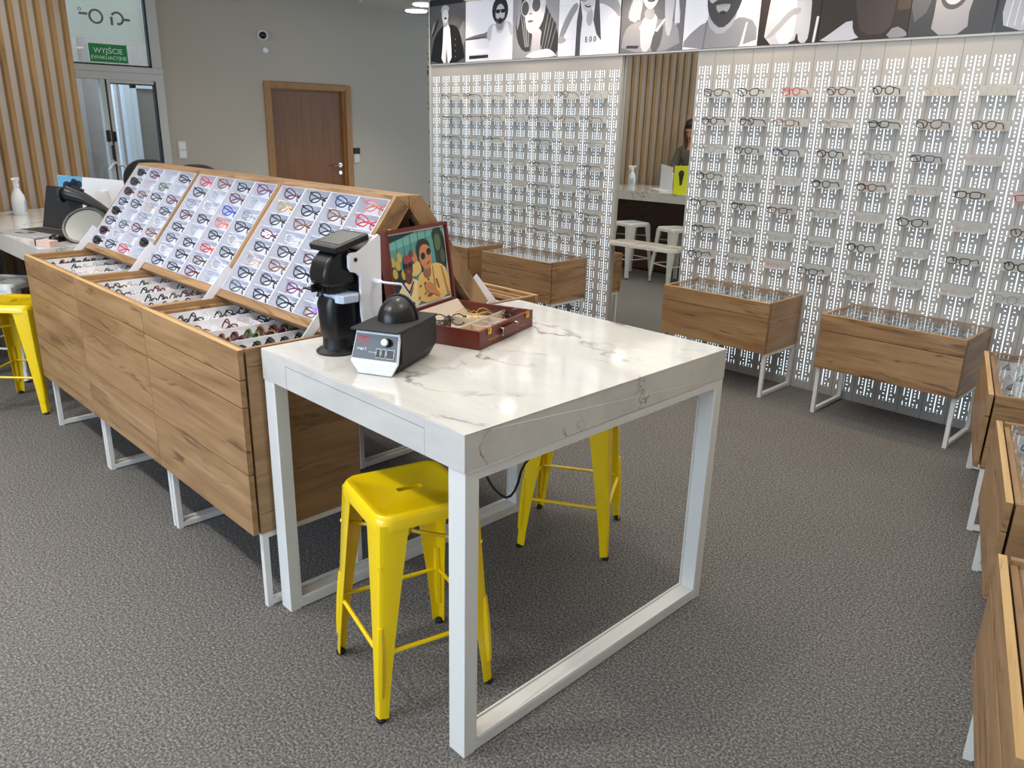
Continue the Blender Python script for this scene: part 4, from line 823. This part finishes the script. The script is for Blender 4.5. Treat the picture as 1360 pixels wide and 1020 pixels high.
# ================================================================== CEILING LIGHTS
def clight(x, y, z, watt, label, r=.075, col=NEUT):
    o = thing('ceiling_light', (x, y, z), label=label, cat='ceiling light', group='round recessed ceiling lights')
    MB().lathe([(r, 0), (r+.012, -.004), (r+.012, .012), (r, .012)], 28).obj('trim_ring', 'white_metal', o, smooth=True); MB().lathe([(r-.001, -.010), (r-.001, .010)], 28).obj('diffuser', 'lamp_glow', o)
    l = bpy.data.lights.new('lamp', 'SPOT'); l.energy = watt*6.0; l.color = col; l.spot_size = math.radians(125); l.spot_blend = .7; l.shadow_soft_size = .07
    q = bpy.data.objects.new('lamp', l); q.parent = o; q.location = (0, 0, -.03); C.objects.link(q); return o
for i, ((x, y, z), wt) in enumerate(zip(SPOTS, SPOT_W)): clight(x, y, 3.046, wt, 'round white recessed light in the ceiling')
for i in range(6): clight(-4.35+i*.98, 3.46, 2.606, 3.2, 'round recessed light in the lowered canopy over the lit wall', .06, WARM)
clight(-5.30, 4.02, 2.606, 12, 'round recessed light in the lowered canopy, lower left of two', .10); clight(-4.90, 3.80, 2.606, 12, 'round recessed light in the lowered canopy, closer to the photos', .10)
# ================================================================== WALL FITTINGS
cc = thing('security_camera', (WX, 3.20, 2.40), label='small white dome camera with black eye high on the grey wall', cat='camera')
MB().lathe([(.052, 0), (.052, .03), (.04, .05)], 24, (0, 0, 0), 0, 0).obj('mount', 'white_plastic', cc, smooth=True); MB().lathe([(.036, .03), (.034, .06), (.022, .078), (.004, .084)], 20, (0, -.016, -.002), 0, 0).obj('eye', 'black_plastic', cc, smooth=True)
MB().lathe([(.030, 0), (.030, .018), (.02, .03), (.005, .034)], 20, (WX, 3.221, 2.26), 0, 0).obj('motion_sensor', 'white_plastic', smooth=True, label='tiny white round sensor below the dome camera', cat='sensor')
k = thing('alarm_keypad', (WX, 4.285, 1.20), label='dark keypad above a white plate right of the brown door', cat='keypad')
MB().box((0, -.045, .03), (.02, .04, .095)).obj('keypad', 'black_matte', k, .004); MB().box((0, -.04, -.07), (.014, .035, .025)).obj('plate', 'grey_switch', k, .002)
k = thing('light_switch', (WX, 2.255, 1.28), label='white double switch plate on the grey wall beside the entrance', cat='switch')
MB().box((0, -.042, -.085), (.010, .042, .085)).obj('plate', 'grey_switch', k, .002); MB().box((.010, -.030, .008), (.014, .030, .072)).obj('rocker', 'white_plastic', k, .001); MB().box((.010, -.030, -.072), (.014, .030, -.008)).obj('rocker', 'white_plastic', k, .001)
es = thing('exit_sign', (WX+.045, 1.660, 2.118), label='green emergency exit sign hung in the window above the entrance', cat='sign')
MB().box((-.004, -.163, -.076), (.004, .163, .076)).obj('board', 'green_sign', es)
fx = frame4((.0045, 0, .018), (0, 1, 0), (0, 0, 1), (1, 0, 0)); text('lettering', 'WYJŚCIE', .062, 'sign_white', es, fx, .0004); fx = frame4((.0045, 0, -.038), (0, 1, 0), (0, 0, 1), (1, 0, 0)); text('lettering', 'EWAKUACYJNE', .043, 'sign_white', es, fx, .0004)
g = MB(); g.box((-.004, -.166, -.079), (.0045, .166, -.076)); g.box((-.004, -.166, .076), (.0045, .166, .079)); g.box((-.004, -.166, -.079), (.0045, -.163, .079)); g.box((-.004, .163, -.079), (.0045, .166, .079)); g.obj('border', 'sign_white', es)
# two office chairs behind the display
def chair(x, y, rz, label):
    c = thing('office_chair', (x, y, 0), rz, label=label, cat='chair', group='black office chairs behind the display')
    g = MB()
    for i in range(5):
        a = 2*PI*i/5; g.tube([(0, 0, .09), (.28*math.cos(a), .28*math.sin(a), .06)], [.022, .014], 8)
    g.obj('base', 'black_plastic', c); g = MB()
    for i in range(5):
        a = 2*PI*i/5; g.lathe([(.03, -.02), (.03, .02)], 14, (.28*math.cos(a), .28*math.sin(a), .03), 0, 0)
    g.obj('castors', 'rubber', c); MB().lathe([(.025, .08), (.025, .56)], 14).obj('column', 'chrome', c, smooth=True)
    MB().loft([[(a, b, z) for a, b in rrect(w_, w_, .12, 5)] for w_, z in ((.42, .56), (.47, .59), (.47, .63), (.42, .66))]).obj('seat', 'black_matte', c, smooth=True)
    g = MB(); g.prism([(u, v+.98) for u, v in rrect(.44, .60, .18, 7)], 1, .20, .25); g.box((-.03, .02, .60), (.03, .05, .63)); g.tube([(0, .1, .60), (0, .235, .64), (0, .26, .95)], .02, 8); g.obj('backrest', 'black_matte', c, .015, True); c.scale = (.94, .94, .965)
    return c
chair(-6.20, 1.68, math.radians(250), 'black office chair behind the display, back just left of the lid tops'); chair(-5.32, 1.76, math.radians(240), 'black office chair behind the display, in front of the grey wall')
# ================================================================== ON THE LONG COUNTER
def cthing(name, x, y, rz, label, cat): return thing(name, (x, y, CH), rz, label=label, cat=cat)
b_ = cthing('spray_bottle', -4.92, .331, math.radians(150), 'white trigger spray bottle on the long counter by the slatted wall', 'bottle')
b_.scale = (1.08,)*3
MB().lathe([(.036, 0), (.040, .006), (.040, .085), (.036, .115), (.020, .150), (.014, .165), (.014, .175)], 24).obj('bottle', 'bottle_white', b_, smooth=True)
g = MB(); g.prism([(-.018, .178), (.020, .178), (.026, .200), (.050, .206), (.050, .224), (-.040, .224), (-.044, .212), (-.018, .204)], 1, -.010, .010); g.prism([(.030, .204), (.040, .204), (.034, .165), (.028, .162)], 1, -.005, .005); g.lathe([(.017, .168), (.017, .182)], 16); g.obj('trigger_head', 'white_plastic', b_, .002)
g = MB()
for i in range(7): g.box((-.020, -.0415, .020+i*.010), (.020 if i % 3 else .005, -.0385, .024+i*.010))
g.obj('label_print', 'sky_blue_print', b_)
lp = cthing('laptop', -3.86, .165, math.radians(14), 'open dark grey laptop on the long counter beside the display cabinets', 'laptop')
MB().box((-.19, -.13, 0), (.19, .12, .014)).obj('base', 'laptop_grey', lp, .004); MB().box((-.16, -.02, .014), (.16, .10, .0155)).obj('keyboard', 'keys', lp); MB().box((-.05, -.115, .014), (.05, -.04, .0148)).obj('touchpad', 'screen_dark', lp)
ta = math.radians(14); LP = frame4((0, .122, .012), (1, 0, 0), (0, math.sin(ta), math.cos(ta)), (0, -math.cos(ta), math.sin(ta)))
MB(LP).box((-.19, 0, -.006), (.19, .245, 0)).obj('screen_lid', 'black_matte', lp, .003); MB(LP).box((-.178, .012, .0002), (.178, .235, .0008)).obj('screen', 'screen_dark', lp)
ms = cthing('computer_mouse', -3.50, .165, .4, 'small black computer mouse on the counter next to the laptop', 'mouse')
g = MB(); g.loft([[(x*s_, y*s_, z) for x, y in rrect(.065, .11, .03, 6)] for s_, z in ((.96, 0), (1, .012), (.9, .028), (.55, .038), (.1, .040))]); g.obj('shell', 'black_plastic', ms, smooth=True); MB().box((-.003, .02, .032), (.003, .04, .040)).obj('wheel', 'rubber', ms)
pb = cthing('small_box', -3.345, .062, math.radians(22), 'small pinkish box at the counter edge behind the nearest lid stay', 'box'); MB().box((-.055, -.025, 0), (.055, .025, .032)).obj('carton', 'pinkish', pb, .002); MB().box((-.056, -.0255, .002), (-.046, .0255, .034)).obj('end_flap', 'black_matte', pb)
om = cthing('table_mirror', -3.40, .27, math.radians(48), 'round tabletop mirror with dark rim leaning low beside the laptop', 'mirror')
tlt = math.radians(40); OF = frame4((0, .0, .085), (1, 0, 0), (0, math.sin(tlt), math.cos(tlt)), (0, -math.cos(tlt), math.sin(tlt)))
MB(OF).lathe([(.112, -.012), (.118, 0), (.112, .008), (.100, .008), (.100, -.012)], 36, cap=False).obj('rim', 'black_plastic', om, smooth=True); MB(OF).lathe([(.101, -.006), (.101, .002)], 36).obj('mirror_glass', 'mirror_grey', om)
g = MB(); g.lathe([(.085, 0), (.085, .006), (.02, .012)], 28, (0, .05, 0)); g.tube([(0, .05, .01), (0, .045, .06), (0, .02, .085)], .008, 8); g.obj('stand', 'black_plastic', om, smooth=True)
sc = cthing('barcode_scanner', -3.72, .40, math.radians(48), 'black hand scanner in a stand in front of the laptop screen', 'scanner')
g = MB(); g.lathe([(.07, 0), (.07, .010), (.02, .02)], 24); g.tube([(0, 0, .015), (0, .01, .09), (.0, -.01, .15)], .014, 8); g.obj('stand', 'black_plastic', sc, smooth=True)
g = MB(); g.tube([(.13, .0, .10), (.06, -.01, .155), (-.02, -.01, .20), (-.10, -.012, .225), (-.13, -.012, .215)], [.020, .026, .034, .044, .030], 12); g.obj('handset', 'black_plastic', sc, smooth=True); MB().lathe([(.038, -.148), (.044, -.128)], 16, (0, -.012, .215), 0, 0).obj('scan_head', 'screen_dark', sc)
MB().tube([(.13, 0, .10), (.17, .02, .05), (.19, .05, .005), (.12, .12, .004)], .004, 6).obj('cord', 'rubber', sc, smooth=True)
br = cthing('brochure_stand', -4.22, .60, math.radians(38), 'white brochure stand with pale blue print behind the laptop', 'stand')
MB().prism([(-.24, 0), (.24, 0), (.20, .265), (-.24, .285)], 1, -.003, .003).box((-.24, -.003, 0), (.24, .12, .004)).obj('card', 'paper', br); MB().prism([(-.238, .10), (-.10, .12), (-.07, .28), (-.238, .283)], 1, -.0045, -.003).obj('blue_print', 'sky_blue_print', br)
g = MB(); 
for x, z, r in ((-.18, .22, .03), (-.13, .245, .022), (-.10, .235, .022), (-.14, .20, .05)): g.lathe([(r, -.0052), (r, -.0045)], 18, (x, 0, z), 0, 1)
g.obj('dark_print', 'dark_blue', br); MB().box((.05, -.05, .004), (.09, -.004, .20)).obj('divider', 'paper', br)
b2 = cthing('leaflet_box', -3.86, .74, math.radians(30), 'low white leaflet holder with blue print beside the far lid', 'holder'); MB().box((-.10, -.04, 0), (.14, -.036, .165)).box((-.10, -.036, 0), (.14, .04, .01)).box((-.10, .036, .0), (.14, .04, .185)).obj('holder', 'paper', b2); MB().box((-.095, -.041, .01), (.135, -.04, .15)).obj('blue_print', 'sky_blue_print', b2); MB().lathe([(.03, -.0425), (.03, -.041)], 18, (.09, 0, .10), 0, 1).obj('dark_print', 'black_matte', b2)
yc = cthing('display_card', -3.76, 1.0, math.radians(110), 'yellow upright card with dark picture on the long counter, seen in the mirror', 'card')
MB().prism([(-.09, 0), (.09, 0), (.09, .30), (-.09, .30)], 1, -.004, .004).box((-.09, -.05, 0), (.09, .05, .006)).obj('card', 'yellow_card', yc)
g = MB(); g.lathe([(.038, -.0055), (.038, .0055)], 18, (.0, 0, .215), 0, 1); g.prism([(-.02, .10), (.01, .09), (.03, .20), (-.03, .20)], 1, -.0055, .0055); g.obj('dark_print', 'black_matte', yc)
# ================================================================== PERSON behind the counter (seen in the mirror)
def skin(name, pts, edges, mat, parent, sub=2):
    me = bpy.data.meshes.new(name); me.from_pydata([p[:3] for p in pts], edges, []); me.materials.append(M[mat]); o = bpy.data.objects.new(name, me); C.objects.link(o); o.parent = parent
    md = o.modifiers.new('skin', 'SKIN'); md.use_smooth_shade = True
    for v, p in zip(me.skin_vertices[0].data, pts): v.radius = (p[3], p[4] if len(p) > 4 else p[3])
    me.skin_vertices[0].data[0].use_root = True; s = o.modifiers.new('subsurf', 'SUBSURF'); s.levels = sub; s.render_levels = sub; return o
pn = thing('person', (-4.54, -.47, 0), math.radians(-12), label='person in a grey jacket with dark hair leaning over the counter, seen in mirror', cat='person')
B = [(0, 0, .92, .135, .10), (0, .03, 1.10, .120, .09), (0, .09, 1.28, .145, .10), (0, .13, 1.41, .09, .07), (0, .16, 1.48, .05), (0, .20, 1.55, .05),
     (.17, .10, 1.37, .055), (.23, .16, 1.14, .045), (.17, .37, 1.03, .033), (.16, .43, .985, .028, .018), (-.17, .10, 1.37, .055), (-.24, .14, 1.14, .045), (-.20, .36, 1.03, .033), (-.19, .42, .985, .028, .018),
     (.09, 0, .86, .085), (.10, .02, .48, .058), (.10, -.01, .10, .042), (.10, .12, .04, .035), (-.09, 0, .86, .085), (-.10, .02, .48, .058), (-.10, -.01, .10, .042), (-.10, .12, .04, .035)]
E_ = [(0, 1), (1, 2), (2, 3), (3, 4), (4, 5), (3, 6), (6, 7), (7, 8), (8, 9), (3, 10), (10, 11), (11, 12), (12, 13), (0, 14), (14, 15), (15, 16), (16, 17), (0, 18), (18, 19), (19, 20), (20, 21)]
body = skin('body', B, E_, 'skin', pn)
hf = math.radians(28); HC = Vector((0, .225, 1.615)); HM = frame4(HC, (1, 0, 0), (0, math.cos(hf), -math.sin(hf)), (0, math.sin(hf), math.cos(hf)))
g = MB(HM)
prof = [(.010, -.118), (.042, -.110), (.058, -.085), (.066, -.05), (.074, -.01), (.077, .03), (.074, .07), (.058, .10), (.030, .118), (.004, .122)]
g.loft([[(r*math.cos(2*PI*k/20)*.96, r*math.sin(2*PI*k/20)*1.16-.012*(z > -.05), z) for k in range(20)] for r, z in prof]); g.prism([(-.008, .02), (.008, .02), (.014, -.028), (-.014, -.028)], 1, .075, .098)
for sx in (1, -1): g.loft([[(sx*(.074+.008*math.cos(a)), .0+.014*math.sin(a)*s_, -.005+.028*math.cos(a)*s_) for a in [2*PI*k/10 for k in range(10)]] for s_ in (1, .6)])
hdm = g.obj('head', 'skin', body, smooth=True)
g = MB(HM); g.box((-.045, .078, .018), (-.018, .088, .026)); g.box((.018, .078, .018), (.045, .088, .026)); g.obj('eyes', 'hair_dark', body); MB(HM).box((-.022, .076, -.066), (.022, .086, -.058)).obj('mouth', 'case_leather', body)
g = MB(HM); g.loft([[(r*math.cos(2*PI*k/20), r*math.sin(2*PI*k/20)*1.14-.022, z) for k in range(20)] for r, z in ((.080, .035), (.086, .07), (.070, .112), (.040, .130), (.004, .136))]); g.obj('hair', 'hair_dark', pn, smooth=True)
g = MB(HM)
for sx in (1, -1): g.tube([(sx*.066, .01, .06), (sx*.080, .02, -.02), (sx*.074, .04, -.12), (sx*.062, .06, -.24), (sx*.055, .06, -.30)], [.022, .026, .028, .024, .008], 8)
g.tube([(0, -.07, .06), (0, -.095, -.03), (0, -.10, -.16)], [.05, .06, .03], 10); g.obj('long_hair', 'hair_brown', pn, smooth=True)
J = [(0, 0, .90, .155, .12), (0, .03, 1.10, .140, .11), (0, .09, 1.28, .165, .12), (0, .13, 1.40, .11, .09), (.17, .10, 1.37, .072), (.23, .16, 1.14, .062), (.175, .35, 1.04, .046), (-.17, .10, 1.37, .072), (-.24, .14, 1.14, .062), (-.205, .34, 1.04, .046)]
skin('jacket', J, [(0, 1), (1, 2), (2, 3), (3, 4), (4, 5), (5, 6), (3, 7), (7, 8), (8, 9)], 'jacket_grey', pn)
Tt = [(0, 0, .90, .145, .11), (.095, 0, .80, .10), (.10, .02, .48, .075), (.10, -.01, .12, .062), (-.095, 0, .80, .10), (-.10, .02, .48, .075), (-.10, -.01, .12, .062)]
skin('trousers', Tt, [(0, 1), (1, 2), (2, 3), (0, 4), (4, 5), (5, 6)], 'trousers', pn)
for sx in (1, -1):
    g = MB(); g.loft([[(sx*.10+x, .05+y, z) for x, y in rrect(w_, l_, .03, 4)] for w_, l_, z in ((.085, .25, 0), (.09, .26, .03), (.07, .2, .07), (.06, .09, .10))]); g.obj('shoe', 'black_matte', pn, smooth=True)
    hx = .16 if sx > 0 else -.19; hy = .425 if sx > 0 else .415
    pts = [(hx, hy-.03, 1.0, .024, .014), (hx, hy+.02, .985, .028, .012)]; ed = [(0, 1)]
    for i, (dx, L) in enumerate(((-.030, .065), (-.011, .075), (.009, .070), (.028, .055))):
        a = len(pts); pts += [(hx+dx, hy+.045, .984, .0085), (hx+dx*1.15, hy+.045+L*.5, .979, .0078), (hx+dx*1.2, hy+.045+L, .957, .0065)]; ed += [(1, a), (a, a+1), (a+1, a+2)]
    a = len(pts); pts += [(hx-sx*.035, hy+.01, .980, .010), (hx-sx*.050, hy+.045, .966, .008)]; ed += [(0, a), (a, a+1)]
    skin('hand', pts, ed, 'skin', body)
